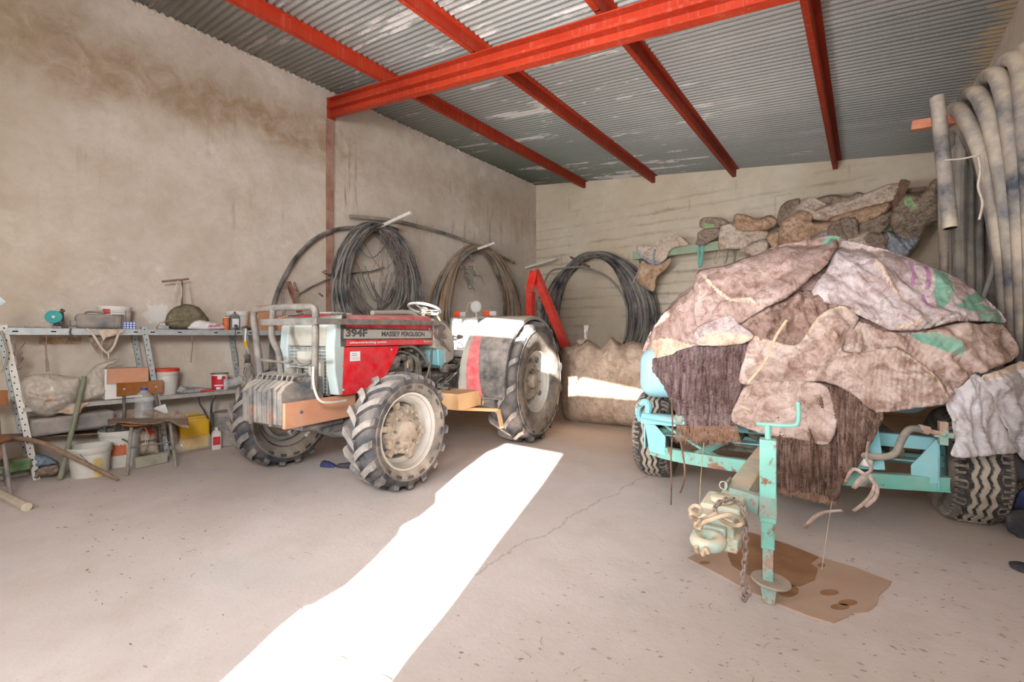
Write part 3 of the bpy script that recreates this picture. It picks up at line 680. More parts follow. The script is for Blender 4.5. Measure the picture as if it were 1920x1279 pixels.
# suitcase weights
for i in range(8):
    y = -.252+.063*i+.003; big = i in (0, 3, 4, 7)
    pf = [(.34, .60), (.70, .59), (.735, .61), (.74, .86 if big else .88), (.70, .91), (.63, .945), (.60, .925), (.50, .925), (.47, .965), (.36, .965)]
    m = MB().prism([(s, y, z) for s, z in pf], (0, 1, 0), .055)
    m.tube([(.63, y+.027, .94), (.62, y+.027, .975), (.48, y+.027, .985), (.47, y+.027, .955)], .012, 6)
    tp('front_weight', m, MT['cast'], bev=.006)
tp('weight_retainer', MB().box((.748, -.12, .745), (.02, .035, .30)).box((.748, .13, .745), (.02, .03, .30)).tube([(.60, -.26, .70), (.60, .30, .70)], .014, 8), MT['bar'], bev=.003)
a = TL(525, 780, s=.745)
tp('side_plank', MB().box((.39, .275, .685), (.70, .034, .20)), MT['plank'], bev=.003)
tp('front_bolster', MB().box((.33, 0, .62), (.42, .46, .18)).box((.1, 0, .56), (.3, .38, .2)).tube([(.52, .12, .52), (.56, .12, .50), (.58, .12, .53)], .018, 8).tube([(.45, .2, .50), (.50, .22, .49)], .016, 8), MT['cast'], bev=.012)
# front axle, engine, transmission
tp('front_axle', MB().lathe([(.06, -.70), (.07, -.45), (.10, -.2), (.12, 0), (.10, .2), (.07, .45), (.06, .70)], (0, 0, .47), (0, 1, 0), 14).lathe([(.14, -.70), (.15, -.62), (.12, -.56), (.05, -.55)], (0, 0, .48), (0, 1, 0), 14).lathe([(.05, .55), (.12, .56), (.15, .62), (.14, .70)], (0, 0, .48), (0, 1, 0), 14)
   .tube([(-.16, -.6, .5), (-.16, .6, .5)], .02, 8).tube([(-.16, .25, .5), (-.16, .45, .5)], .035, 10), MT['cast'], ang=40)
tp('engine_block', MB().box((-.45, 0, .82), (1.0, .36, .52)).box((-.45, .0, 1.13), (.92, .30, .14)).box((-.6, 0, .50), (.7, .30, .16)), MT['engine'], bev=.02)
tp('oil_pan', MB().box((-.52, .03, .43), (.62, .42, .20)), MT['greycan'], bev=.05)
tp('fuel_filter', MB().lathe([(0, 0), (.045, .01), (.05, .03), (.05, .16), (.035, .17), (0, .17)], (-.66, .30, .93), (0, 0, 1), 16), MT['engine'])
tp('filter_cap', MB().box((-.66, .305, 1.005), (.09, .06, .06)), M('tan_cap', srgb(190, 140, 80), .7), bev=.006)
tp('alternator', MB().lathe([(0, -.09), (.05, -.09), (.075, -.07), (.08, 0), (.075, .07), (.04, .09), (0, .09)], (-.42, .27, 1.04), (1, 0, 0), 18).lathe([(.03, .09), (.06, .10), (.05, .115), (.06, .13), (.03, .14)], (-.42, .27, 1.04), (1, 0, 0), 16), MT['engine'])
random.seed(11); m = MB()
for i in range(46):
    m = MB(); s = random.uniform(-.30, -1.0); y = random.uniform(.14, .30); z = random.uniform(.62, 1.17)
    if random.random() < .5: m.box((s, y, z), (random.uniform(.03, .12), random.uniform(.03, .1), random.uniform(.02, .08)), Matrix.Rotation(random.random()*.4, 3, 'Y'))
    else: m.lathe([(0, 0), (.012+random.random()*.022, 0), (.012+random.random()*.02, .04+random.random()*.05), (0, .05)], (s, y, z), random.choice([(1, 0, 0), (0, 1, 0), (0, 0, 1)]), 10)
    tp('engine_fitting', m, MT['engine'], bev=.003)
m = MB()
for i in range(4): m.tube(spl([(-.46-.03*i, .28, 1.15), (-.62-.03*i, .33, 1.13-.01*i), (-.75-.02*i, .33, 1.02), (-.74-.03*i, .33, .86), (-.80, .30, .80)], 5), .007, 6)
m.tube(spl([(-.45, .25, 1.18), (-.7, .34, 1.19), (-.95, .33, 1.0), (-1.02, .30, .75)], 6), .013, 8).tube(spl([(-.98, .36, 1.18), (-.95, .36, 1.0), (-.90, .34, .85), (-.78, .32, .74)], 6), .012, 8).tube(spl([(-.2, .2, .72), (-.4, .34, .74), (-.6, .32, .66), (-.9, .3, .7)], 6), .015, 8)
tp('fuel_pipe', m, MT['bar'])
m = MB().box((-1.5, 0, .68), (1.2, .42, .36)).box((-1.95, 0, .75), (.5, .5, .5)).lathe([(.13, -.74), (.14, -.4), (.2, -.25), (.2, .25), (.14, .4), (.13, .74)], (SR, 0, .745), (0, 1, 0), 18)
tp('transmission', m, MT['engine'], bev=.03)
random.seed(5); m = MB()
for i in range(30):
    m = MB(); s = random.uniform(-1.15, -1.75); y = random.uniform(.18, .46); z = random.uniform(.62, .98)
    if i % 2: m.box((s, y, z), (random.uniform(.04, .16), random.uniform(.04, .1), random.uniform(.03, .08)), Matrix.Rotation(random.uniform(-.4, .4), 3, 'Y'))
    else: m.tube(spl([(s, y, z), (s-.07, y+.05, z+.08), (s-.16, y, z+random.uniform(-.1, .1))], 4), .012, 6)
    tp('linkage', m, MT['engine'], bev=.004)
# dash, steering wheel
m = MB().prism([(-1.0, .36, 1.50), (-1.22, .36, 1.46), (-1.36, .36, 1.38), (-1.42, .36, 1.20), (-1.40, .36, 1.03), (-1.22, .36, .97), (-1.22, .36, 1.14), (-1.02, .36, 1.17)], (0, -1, 0), .72)
ds_ = tp('dashboard', m, MT['greyd'], bev=.02)
tp('console_panel', MB().prism([(-1.10, .345, 1.24), (-1.30, .345, 1.19), (-1.36, .345, 1.05), (-1.24, .345, .93), (-1.12, .345, .98)], (0, -1, 0), .60), MT['tealb'], bev=.01)
m = MB().beam((-.88, .40, 1.38), (-1.26, .40, 1.13), .012, .022)
for (s, z) in ((-1.18, 1.40), (-1.2, 1.30), (-1.16, 1.22)): m.lathe([(.028, 0), (.028, .02), (.012, .028), (0, .028)], (s, .36, z), (0, 1, 0), 14)
m.box((-1.07, .385, 1.36), (.10, .05, .16)); tp('dash_fitting', m, MT['bar'], parent=ds_, bev=.004)
c0 = Vector((-1.30, 0, 1.63)); sw = MB(); ax = Vector((-.30, 0, .95)).normalized(); u = Vector((0, 1, 0)); w_ = ax.cross(u)
sw.tube([c0+u*(.19*math.cos(a))+w_*(.19*math.sin(a)) for a in [2*PI*i/36 for i in range(36)]], .016, 8, closed=True)
for a in (.5, 2.6, 4.7): sw.tube([c0-ax*.02, c0+u*(.185*math.cos(a))+w_*(.185*math.sin(a))], .010, 6)
sw.lathe([(0, .01), (.045, .005), (.05, -.02), (.02, -.05), (.02, -.2)], c0, ax, 16); tp('steering_wheel', sw, MT['dirtywhite'], ang=60)
tp('exhaust_guard', MB().tube(spl([(-.48, -.03, 1.545), (-.75, -.03, 1.56), (-1.0, -.03, 1.575), (-1.14, -.02, 1.56), (-1.18, -.0, 1.47)], 6), .026, 10).box((-.06, -.1, 1.515), (.26, .2, .03)), MT['greyd'], bev=.008)
tp('wire', MB().tube(spl([(-1.1, .1, 1.56), (-1.2, .16, 1.6), (-1.32, .2, 1.5), (-1.35, .2, 1.42)], 6), .006, 6).tube(spl([(-1.06, .12, 1.55), (-1.22, .22, 1.57), (-1.30, .26, 1.44)], 6), .005, 6), MT['rust'])
# seat
def pad(x0, x1, y0, y1, z0, z1): return MB().box(((x0+x1)/2, (y0+y1)/2, (z0+z1)/2), (x1-x0, y1-y0, z1-z0))
se = tp('seat', pad(-2.10, -1.72, -.235, .235, 1.04, 1.13), MT['seatlight'], bev=.03)
Mr = Matrix.Rotation(-.14, 3, 'Y')
bk = MB()
for (y, wd) in ((-.155, .13), (.155, .13)): bk.box((-2.13, y, 1.34), (.08, wd, .44), Mr)
bk.box((-2.13, 0, 1.34), (.07, .19, .44), Mr); tp('backrest', bk, MT['seatlight'], bev=.03)
tp('backrest_stripe', MB().box((-2.078, .0, 1.34), (.03, .12, .40), Mr), MT['seatdark'], parent=se, bev=.01)
m = MB(); pr = []
for i in range(9): pr += [(.17 if i % 2 else .135, .70+.04*i)]
m.lathe(pr, (-1.93, 0, 0), (0, 0, 1), 20, ell=1.2); tp('seat_bellows', m, MT['bellows'])
# mudguards
def fender(sg):
    N = 26; r0 = .815; yin = .42; th0, th1 = math.radians(-8), math.radians(140)
    m = MB(); cols = []
    for i in range(N+1):
        t = i/N; th = th0+(th1-th0)*t; kk = min(1, max(0, (th-th0)/math.radians(88)))
        a, b = .60-.10*kk, .80-.24*kk
        cols.append([(SR+math.cos(th)*r, sg*y, .745+math.sin(th)*r) for y, r in ((yin+.05, r0-.05), (yin+.06, r0), (a, r0+.004), (b, r0+.004), (1.04, r0), (1.075, r0-.012), (1.075, r0-.05), (1.06, r0-.018), (yin+.06, r0-.018))])
    k = len(cols[0]); mats = [1, 1, 0, 1 if 0 else 2, 2, 2, 2, 2, 1]
    vs = [v for c in cols for v in c]; b0 = len(m.v); m.v += vs
    for i in range(N):
        for j in range(k):
            mi = mats[j]
            if j in (3, 4, 5) and i < 10: mi = 3
            elif j in (3, 4, 5): mi = 1  # upper arc paler: its sunlit part painted into the dark stripe
            m.f.append([b0+i*k+j, b0+i*k+(j+1) % k, b0+(i+1)*k+(j+1) % k, b0+(i+1)*k+j]); m.m.append(mi)
    m.f.append(list(range(b0, b0+k))); m.m.append(1); m.f.append(list(range(b0+N*k, b0+N*k+k))[::-1]); m.m.append(1)
    # inner cheek plate
    cs = [(SR+math.cos(th0+(th1-th0)*i/N)*(r0-.02), sg*(yin+.05), .745+math.sin(th0+(th1-th0)*i/N)*(r0-.02)) for i in range(N+1)]
    m.mi = 1; m.prism(cs, (0, sg, 0), .008)
    return tp('mudguard', m, [MT['fendred'], MT['greyd'], MT['greyd'], MT['fendgrey']], ang=40)
fender(1); fender(-1)
tp('lamp_bar', MB().box((-2.62, -.02, 1.57), (.05, 1.0, .035)).box((-2.62, -.40, 1.40), (.05, .04, .34)).box((-2.62, .40, 1.40), (.05, .04, .34)), MT['greyd'], bev=.005)
for y in (-.37, .14):
    L_ = tp('indicator_lamp', MB().box((-2.58, y+.07, 1.625), (.06, .10, .07)), MT['lens'], bev=.008); tp('orange_lens', MB().box((-2.575, y-.03, 1.63), (.065, .11, .07)), MT['orange'], parent=L_, bev=.008, label='orange lens')
tp('work_lamp', MB().lathe([(0, -.07), (.05, -.06), (.085, .0), (.088, .03), (.07, .045), (0, .05)], (-2.6, -.09, 1.73), (1, .2, 0), 20).tube([(-2.6, -.09, 1.66), (-2.6, -.09, 1.58)], .012, 8).tube(spl([(-2.6, -.26, 1.58), (-2.6, -.25, 1.74), (-2.6, -.2, 1.8), (-2.6, -.16, 1.79)], 5), .006, 6), MT['lens'])
# steps
tp('wooden_step_box', MB().box((-1.13, .55, .615), (.44, .42, .17)), MT['box_wood'], bev=.003)
tp('foot_plate', MB().box((-1.46, .83, .63), (.20, .36, .07)).box((-1.44, .80, .55), (.10, .22, .09)), MT['cast'], bev=.006)
m = MB().beam((-1.18, .60, .50), (-1.36, .98, .49), .05, .035).beam((-1.36, .98, .49), (-1.22, 1.10, .33), .045, .03).beam((-1.62, .55, .60), (-1.40, .78, .55), .05, .05)
tp('step_bracket', m, MT['box_wood'], bev=.004)
# ------------------------------------------------------------------ cloth tools
def inpoly(x, y, poly):
    r = np.zeros(len(x), bool); k = len(poly); j = k-1
    for i in range(k):
        xi, yi = poly[i]; xj, yj = poly[j]
        c = ((yi > y) != (yj > y)) & (x < (xj-xi)*(y-yi)/(yj-yi+1e-12)+xi); r ^= c; j = i
    return r
def pdist(x, y, line, closed=False):
    d = np.full(len(x), 1e9); L = list(line)+([line[0]] if closed else [])
    for (ax, ay), (bx, by) in zip(L[:-1], L[1:]):
        vx, vy = bx-ax, by-ay; t = np.clip(((x-ax)*vx+(y-ay)*vy)/(vx*vx+vy*vy+1e-9), 0, 1)
        d = np.minimum(d, np.hypot(x-ax-t*vx, y-ay-t*vy))
    return d
def fillpoly(poly, h, seed=1, ragged=0.):
    """triangulated fill of an outline; ragged moves the outline about a little"""
    rs = np.random.RandomState(seed); B = []
    sm_ = [(v.x, v.y) for v in spl([(x, y, 0) for x, y in poly], 4, closed=True)] if ragged >= 0 else poly
    k = len(sm_)
    for i in range(k):
        (ax, ay), (bx, by) = sm_[i], sm_[(i+1) % k]; n = max(1, int(math.hypot(bx-ax, by-ay)/h))
        for j in range(n): t = j/n; B.append((ax+(bx-ax)*t+rs.uniform(-1, 1)*abs(ragged), ay+(by-ay)*t+rs.uniform(-1, 1)*abs(ragged)))
    X = np.array(B); x0, y0 = X.min(0); x1, y1 = X.max(0)
    gx, gy = np.meshgrid(np.arange(x0, x1, h), np.arange(y0, y1, h*.87)); gx = gx+(np.arange(gx.shape[0]) % 2)[:, None]*h/2
    gx = gx.ravel()+rs.uniform(-.15, .15, gx.size)*h; gy = gy.ravel()+rs.uniform(-.15, .15, gy.size)*h
    ok = inpoly(gx, gy, B) & (pdist(gx, gy, B, True) > h*.55); gx, gy = gx[ok], gy[ok]
    V = [Vector(p) for p in B]+[Vector(p) for p in zip(gx, gy)]; n = len(B)
    r = delaunay_2d_cdt(V, [(i, (i+1) % n) for i in range(n)], [], 1, 1e-4)
    P = np.array([(v.x, v.y) for v in r[0]]); return P, [list(f) for f in r[2]], B
def rays(P):
    a = (P[:, 0]-960)/FPX; return np.stack([FX+a*RX, FY+a*RY, -(P[:, 1]-HZ)/FPX], 1)
def wrinkle(P, amp, L=70., ang=0., an=2.2, seed=0):
    c, s_ = math.cos(ang), math.sin(ang); u = (P[:, 0]*c+P[:, 1]*s_)/(L*an); v = (-P[:, 0]*s_+P[:, 1]*c)/L
    w = np.stack([u, v, np.full(len(u), seed*3.7+.5)], 1); wn_ = np.stack([u*.7+9, v*.7, np.full(len(u), seed*1.3)], 1)
    w[:, 1] += .8*vnoise(wn_); w[:, 0] += .4*vnoise(wn_+5)
    n = 1-2*np.sqrt(np.abs(vnoise(w))); n2 = 1-2*np.sqrt(np.abs(vnoise(w*2.1+7)))
    return amp*(n*.5+n2*.26+.25*fbm(w*4.3+3, 2))
def foldsum(P, folds):
    r = np.zeros(len(P))
    for line, a, wd in folds: d = pdist(P[:, 0], P[:, 1], line); r += a*np.exp(-(d/wd)**2)
    return r
def sheet_mesh(P3, F, mats, th, M, prints=None, P2=None):
    """closed sheet: front vertices, and the same pushed back by th along the local normal"""
    me = bpy.data.meshes.new('s'); me.from_pydata([tuple(p) for p in P3], [], F); me.update()
    bm = bmesh.new(); bm.from_mesh(me); bmesh.ops.recalc_face_normals(bm, faces=bm.faces); bm.normal_update()
    return bm, me
def finish_sheet(name, P3, F, mats, th, label, cat, group=None, mi=None, parent=None, kind=None):
    P3 = np.asarray(P3); b = Vector(((P3[:, 0].min()+P3[:, 0].max())/2, (P3[:, 1].min()+P3[:, 1].max())/2, P3[:, 2].min()))
    Mx = Matrix.Translation(b)
    if parent is not None:
        root = parent
        while root.parent: root = root.parent
        Mi = WM[root.name].inverted()
    else: Mi = Mx.inverted()
    me = bpy.data.meshes.new(name); me.from_pydata([tuple(Mi @ Vector(p)) for p in P3], [], F)
    for m in mats: me.materials.append(m)
    if mi is not None: me.polygons.foreach_set('material_index', mi)
    me.polygons.foreach_set('use_smooth', [True]*len(me.polygons)); me.update()
    o = bpy.data.objects.new(name, me); C.objects.link(o)
    if parent is not None: o.parent = parent
    else: o.matrix_world = Mx; WM[o.name] = Mx
    if th: s_ = o.modifiers.new('thickness', 'SOLIDIFY'); s_.thickness = th; s_.offset = 0
    if label: o['label'] = label
    if cat: o['category'] = cat
    if group: o['group'] = group
    return o

# ------------------------------------------------------------------ trailer sprayer, local x = to the right, local -y = towards the hitch
tra = math.radians(8)
RM = Matrix.Translation((-.49, 4.33, 0)) @ Matrix.Rotation(tra, 4, 'Z'); RMi = RM.inverted()
def TR(px, py, yy=None, x=None, y=None, z=None):
    if yy is not None: y = yy
    o = RMi @ EYEV; d = RMi.to_3x3() @ ray(px, py)
    t = (x-o.x)/d.x if x is not None else (y-o.y)/d.y if y is not None else (z-o.z)/d.z
    return o+d*t
trailer = thing('sprayer_trailer', 'turquoise two-wheeled sprayer trailer under stained sacks, standing on its jack', 'trailer', M=RM)
def rp(name, mb, mat, **k): return mb.build(name, mat, k.pop('parent', trailer), world=False, **k)

def truck_tyre(R, w):
    m = MB(); N = 280; T = 66; hw = w/2; Rr = R*.5
    rows = []
    for j in range(T+1):
        t = -1+2*j/T; rows.append((t*hw*.80, R-.020*abs(t)**4, 'tread', t))
    prof = []
    for (r, y) in ((Rr, .62), (Rr+.03, .80), (R*.68, 1.0), (R*.82, 1.04), (R-.05, .98), (R-.03, .90)): prof.append((-hw*y, r, 'side', 0))
    prof += rows+[(-p[0], p[1], 'side', 0) for p in prof[::-1]]
    K = len(prof); vs = []; lab = []
    for (y, r, kind, t) in prof:
        for i in range(N):
            a = 2*PI*i/N; rr = r; g = 0
            if kind == 'tread':
                z = abs(((i/N*20) % 1)*2-1)-.5
                for g0 in (-.58, -.20, .20, .58):
                    wd_ = .055 if abs(g0) < .5 else .09
                    if abs(t-g0-z*.17) < wd_: g = 1
                if abs(t) > .68 and ((i/N*54) % 1) < .42: g = 1
                rr = r-.014*g
            vs.append((rr*math.cos(a), y, rr*math.sin(a))); lab.append((kind, g))
    m.v = vs
    for k in range(K-1):
        for i in range(N):
            q = [k*N+i, k*N+(i+1) % N, (k+1)*N+(i+1) % N, (k+1)*N+i]; m.f.append(q)
            gs = sum(lab[x][1] for x in q); m.m.append(0 if gs >= 2 else (1 if lab[q[0]][0] == 'tread' and lab[q[2]][0] == 'tread' and abs(prof[k][0]) < .60*hw*.80 else 2))
    return m
MT['groove'] = M('dark_tread_groove', (.02, .02, .022), .9, 0, .3, 6, .25, 14, .1, updust=0)
for sx in (1, -1):
    t = truck_tyre(.40, .31).build('tyre', [MT['groove'], MT['zig'], MT['tyreside']], trailer, world=False, ang=25)
    Rz = Matrix.Translation((sx*1.06, .06, .398)) @ Matrix.Rotation(PI/2-0*math.radians(8), 4, 'Z'); t.matrix_local = Rz
    r = MB().lathe([(.215, .10), (.20, .11), (.19, .03), (.12, .0), (.07, .03), (.0, .05)], (0, 0, 0), (0, -sx, 0), 30, cap=False).lathe([(.215, -.10), (.20, -.11), (.19, -.03), (.05, -.02), (0, -.02)], (0, 0, 0), (0, -sx, 0), 30, cap=False)
    r.build('rim', MT['tealb'], t, world=False)
rp('axle', MB().box((0, .06, .40), (1.9, .08, .08)), MT['teal'])
# front bowed channel
pts = [(-1.0, -.53), (-.80, -.64), (-.5, -.70), (0, -.72), (.4, -.66), (.84, -.53)]
P = spl([(x, y, .37) for x, y in pts], 8)
m = MB()
for a, b in zip(P[:-1], P[1:]):
    for (dz, hh, ww, off) in ((0, .085, .006, .0), (.043, .006, .05, .025), (-.043, .006, .05, .025)):
        m.beam(a+Vector((0, off, dz)), b+Vector((0, off, dz)), ww, hh)
rp('front_channel', m, MT['teal'], smooth=False)
qa = TR(1656, 812, y=-.50); qb = TR(1757, 846, y=-.50)
rp('cross_beam', MB().box(((-1.0+qb.x)/2, -.47, (qa.z+qb.z)/2), (qb.x+1.0, .06, qa.z-qb.z)).box((-.05, -.45, .49), (1.7, .10, .012)), MT['tealb'], bev=.004)
rp('rear_frame', MB().box((-.7, .5, .55), (.08, 1.9, .12)).box((.6, .5, .55), (.08, 1.9, .12)).box((-.05, 1.3, .55), (1.4, .08, .12)).box((-.05, .06, .50), (1.4, .10, .12)).box((-.05, -.1, .44), (1.0, .5, .10)), MT['dim'], bev=.004)
# corner plates
rp('corner_plate', MB().prism([TR(x, y, y_) for x, y, y_ in [(a_, b_, -.565) for a_, b_ in ((1709, 911), (1763, 906), (1762, 826), (1754, 824), (1731, 850), (1708, 873))]], (0, 1, 0), .012).box((TR(1762, 870, y=-.565).x-.004, -.40, .47), (.012, .33, .26)), MT['tealb'], bev=.003)
rp('corner_plate', MB().prism([(-1.03, -.60, .62), (-.99, -.60, .37), (-.86, -.62, .35), (-.86, -.60, .50), (-1.0, -.58, .64)], (0, 1, 0), .012).box((-1.03, -.38, .50), (.012, .40, .24)), MT['tealb'], bev=.003)
tk = MB().box((-.165, .19, .99), (1.91, 1.32, .42)); tko = rp('tank', tk, MT['tank']); add_bev(tko, .12, 6)
# lower tank shoulder, left splash guard with curled lip
a = TR(1197, 780, y=-.56); m = MB()
m.tube(spl([(-1.08, -.50, .60), (-1.09, -.54, .66), (-1.07, -.60, .73), (-1.02, -.62, .77), (-.99, -.62, .74), (-1.0, -.60, .68)], 6), .028, 8)
m.box((-.83, -.56, .62), (.44, .14, .05)); m.tube([(-1.04, -.62, .655), (-.62, -.64, .63)], .028, 10)
rp('hose_tray', m, MT['tealb'], bev=.006)
rp('hose_coupling', MB().lathe([(.03, 0), (.045, .01), (.045, .05), (.03, .07), (.03, .16), (.05, .18), (.05, .22), (0, .22)], (-.78, -.63, .66), (1, 0, -.05), 14), MT['tealdirt'])
# brackets and pump parts between tank and channel
rp('support_bracket', MB().prism([TR(1640, 792, y=-.66), TR(1646, 792, y=-.66), TR(1656, 866, y=-.66), TR(1600, 870, y=-.66), TR(1614, 840, y=-.66)], (0, 1, 0), .012).prism([TR(1658, 862, y=-.68), TR(1660, 882, y=-.68), TR(1590, 878, y=-.68), TR(1612, 868, y=-.68)], (0, 1, 0), .10), MT['tealb'], bev=.003)
rp('pump', MB().lathe([(0, 0), (.09, 0), (.10, .03), (.10, .22), (.07, .25), (.07, .30), (0, .30)], (-.40, -.42, .56), (0, 1, 0), 20).lathe([(0, 0), (.06, 0), (.07, .02), (.05, .12), (0, .12)], (-.22, -.50, .58), (0, 1, .2), 16).tube(spl([(-.85, -.45, .46), (-.5, -.5, .50), (-.2, -.4, .46), (.2, -.45, .50)], 6), .03, 8), MT['dim'])
rp('brace', MB().beam((-.95, -.45, .60), (-.45, -.62, .37), .05, .02).beam((-.30, -.30, .56), (-.62, -.66, .40), .04, .04).beam((-.95, -.35, .50), (.5, -.40, .50), .04, .04), MT['teal'])
rp('white_pipe_stub', MB().lathe([(.035, 0), (.04, .005), (.04, .08), (.03, .085), (.03, .0)], TR(1623, 848, y=-.70), (0, .1, -1), 16), MT['white'])
rp('suction_hose', MB().tube(spl([tuple(TR(1615, 853, y=-.74)), tuple(TR(1650, 857, y=-.76)), tuple(TR(1678, 850, y=-.76)), tuple(TR(1692, 822, y=-.76)), tuple(TR(1706, 805, y=-.74)), tuple(TR(1730, 806, y=-.72))], 8), .021, 12), MT['pipedark'])
rp('hose_fitting', MB().cyl(TR(1722, 803, y=-.72), TR(1742, 808, y=-.71), .026, 14).cyl(TR(1740, 808, y=-.71), TR(1772, 815, y=-.70), .014, 12).box(TR(1768, 812, y=-.68), (.04, .05, .14)).box(TR(1768, 815, y=-.68), (.09, .05, .03)), MT['tealdirt'], bev=.003)
# drawbar, hitch eye
Eye = Vector((-.523, 2.02, .44)); eyeL = RMi @ Eye
H0 = RMi @ Vector((-.55, 3.60, .47))
dv = (H0-eyeL).normalized(); H1 = eyeL+dv*.34
m = MB().beam(H1, H0, .11, .11); rp('drawbar', m, MT['cream'], bev=.008)
sdv = dv.cross(Vector((0, 0, 1))).normalized()
m = MB(); cc = eyeL
m.beam(eyeL+dv*.075, eyeL+dv*.16, .10, .06); m.beam(eyeL+dv*.12, eyeL+dv*.44, .15, .12); m.beam(eyeL+dv*.20+Vector((0, 0, .06)), eyeL+dv*.36+Vector((0, 0, .075)), .17, .04); m.beam(eyeL+dv*.10-Vector((0, 0, .045)), eyeL+dv*.20-Vector((0, 0, .05)), .19, .06)
m.lathe([(.0, 0), (.05, 0), (.055, .02), (.04, .03), (0, .03)], eyeL+dv*.25+Vector((0, 0, .085)), (0, 0, 1), 14)
hb = rp('hitch_body', m, MT['cream'], bev=.02)
rp('slot', MB().box(eyeL+dv*.30+Vector((0, 0, .0935)), (.09, .022, .004)), MT['dark'], parent=hb)
m = MB(); m.tube([eyeL+sdv*(.046*math.cos(a))+dv*(.055*math.sin(a)) for a in [2*PI*i/28 for i in range(28)]], .027, 12, closed=True)
rp('hitch_eye', m, MT['cream'], ang=60)
# jack
J = RMi @ Vector((-.376, 2.52, 0)); m = MB()
m.box(J+Vector((0, 0, .60)), (.072, .072, .40)); m.box(J+Vector((0, 0, .34)), (.058, .058, .14)); jk = rp('jack_post', m, MT['teal'], bev=.005)
rp('jack_inner_tube', MB().box(J+Vector((0, 0, .20)), (.046, .046, .22)), MT['tealdirt'], parent=jk, bev=.003)
rp('jack_screw', MB().cyl(J+Vector((0, 0, .80)), J+Vector((0, 0, .87)), .014, 12), MT['teal'], parent=jk)
hz = J+Vector((0, 0, .87))
rp('jack_handle', MB().tube(spl([hz+Vector((-.05, .0, -.0)), hz, hz+Vector((.10, 0, .005)), hz+Vector((.125, 0, .03)), hz+Vector((.125, 0, .12))], 5), .0095, 8), MT['teal'], parent=jk)
rp('jack_collar', MB().box(J+Vector((0, 0, .475)), (.076, .076, .10)), MT['tealdirt'], parent=jk, bev=.004)
rp('jack_foot_plate', MB().lathe([(.0, 0), (.085, 0), (.088, .006), (.085, .012), (.0, .012)], J+Vector((.012, .0, .105)), (.06, 0, 1), 28), MT['hub'], parent=jk, label='dusty round steel disc')
rp('jack_foot', MB().prism([J+Vector((-.035, -.02, .105)), J+Vector((.04, -.02, .105)), J+Vector((.028, -.02, 0.004)), J+Vector((-.02, -.02, 0.004))], (0, 1, 0), .012).box(J+Vector((.0, .012, .055)), (.012, .06, .10)), MT['tealdirt'], parent=jk, bev=.002)
rp('jack_bracket', MB().beam(J+Vector((-.035, 0, .475)), J+Vector((-.17, .03, .485)), .05, .09).beam(J+Vector((-.19, .03, .50)), J+Vector((-.18, .20, .49)), .012, .09), MT['tealdirt'], parent=jk, bev=.004)
rp('wire_loop', MB().tube([J+Vector((-.20+.018*math.cos(a), .02, .535+.02*math.sin(a))) for a in [2*PI*i/14 for i in range(14)]], .0025, 5, closed=True), MT['string'])
def chain(m, path, L=.034, r=.0042):
    d = [0]
    for a, b in zip(path[:-1], path[1:]): d.append(d[-1]+(b-a).length)
    n = int(d[-1]/(L*.72)); j = 0
    for i in range(n):
        s_ = (i+.5)*d[-1]/n
        while j < len(d)-2 and d[j+1] < s_: j += 1
        t = (path[j+1]-path[j]).normalized(); c = path[j]+t*(s_-d[j]); u = t.orthogonal().normalized(); v = t.cross(u)
        w = u*math.cos(.4)+v*math.sin(.4) if i % 2 else v*math.cos(.4)-u*math.sin(.4)
        m.tube([c+t*(L*.5*math.cos(a))+w*(L*.30*math.sin(a)) for a in [2*PI*k/12 for k in range(12)]], r, 5, closed=True)
    return m
def W2(p): return RMi @ p
Zc = 1.93
cp = [PZ(1340, 960, 1.97), PZ(1345, 945, 2.0), PZ(1370, 936, 2.05), PZ(1392, 948, 2.02), PZ(1398, 975, 1.93), PZ(1398, 1010, 1.93), PZ(1396, 1060, 1.93), PZ(1393, 1095, 1.93), PZ(1398, 1118, 1.95)]
rp('safety_chain', chain(MB(), [W2(p) for p in spl(cp, 8)]), MT['chain'])
m = MB(); m.tube([W2(PZ(1402, 1108, 1.93))+Vector((.012*math.cos(a), 0, .022*math.sin(a))) for a in [2*PI*i/12 for i in range(12)]], .006, 6, closed=True)
m.tube([W2(p) for p in spl([PZ(1402, 1115, 1.93), PZ(1396, 1128, 1.93), PZ(1389, 1120, 1.93)], 5)], .006, 6); rp('chain_hook', m, MT['chain'])
m = MB()
for q in ([(1300, 965), (1294, 955), (1304, 948), (1315, 955), (1308, 965), (1296, 962), (1298, 972), (1315, 975), (1330, 968), (1345, 962)], [(1310, 975), (1304, 985), (1312, 990), (1318, 980), (1340, 972), (1365, 965), (1384, 970), (1392, 980), (1380, 986), (1362, 980), (1345, 970)], [(1305, 1025), (1308, 1035), (1313, 1028), (1318, 1040), (1322, 1028), (1328, 1038)]):
    m.tube([W2(p) for p in spl([PZ(x, y, 1.86+.03*math.sin(i)) for i, (x, y) in enumerate(q)], 6)], .0085, 7)
rp('rope', m, MT['rope'])

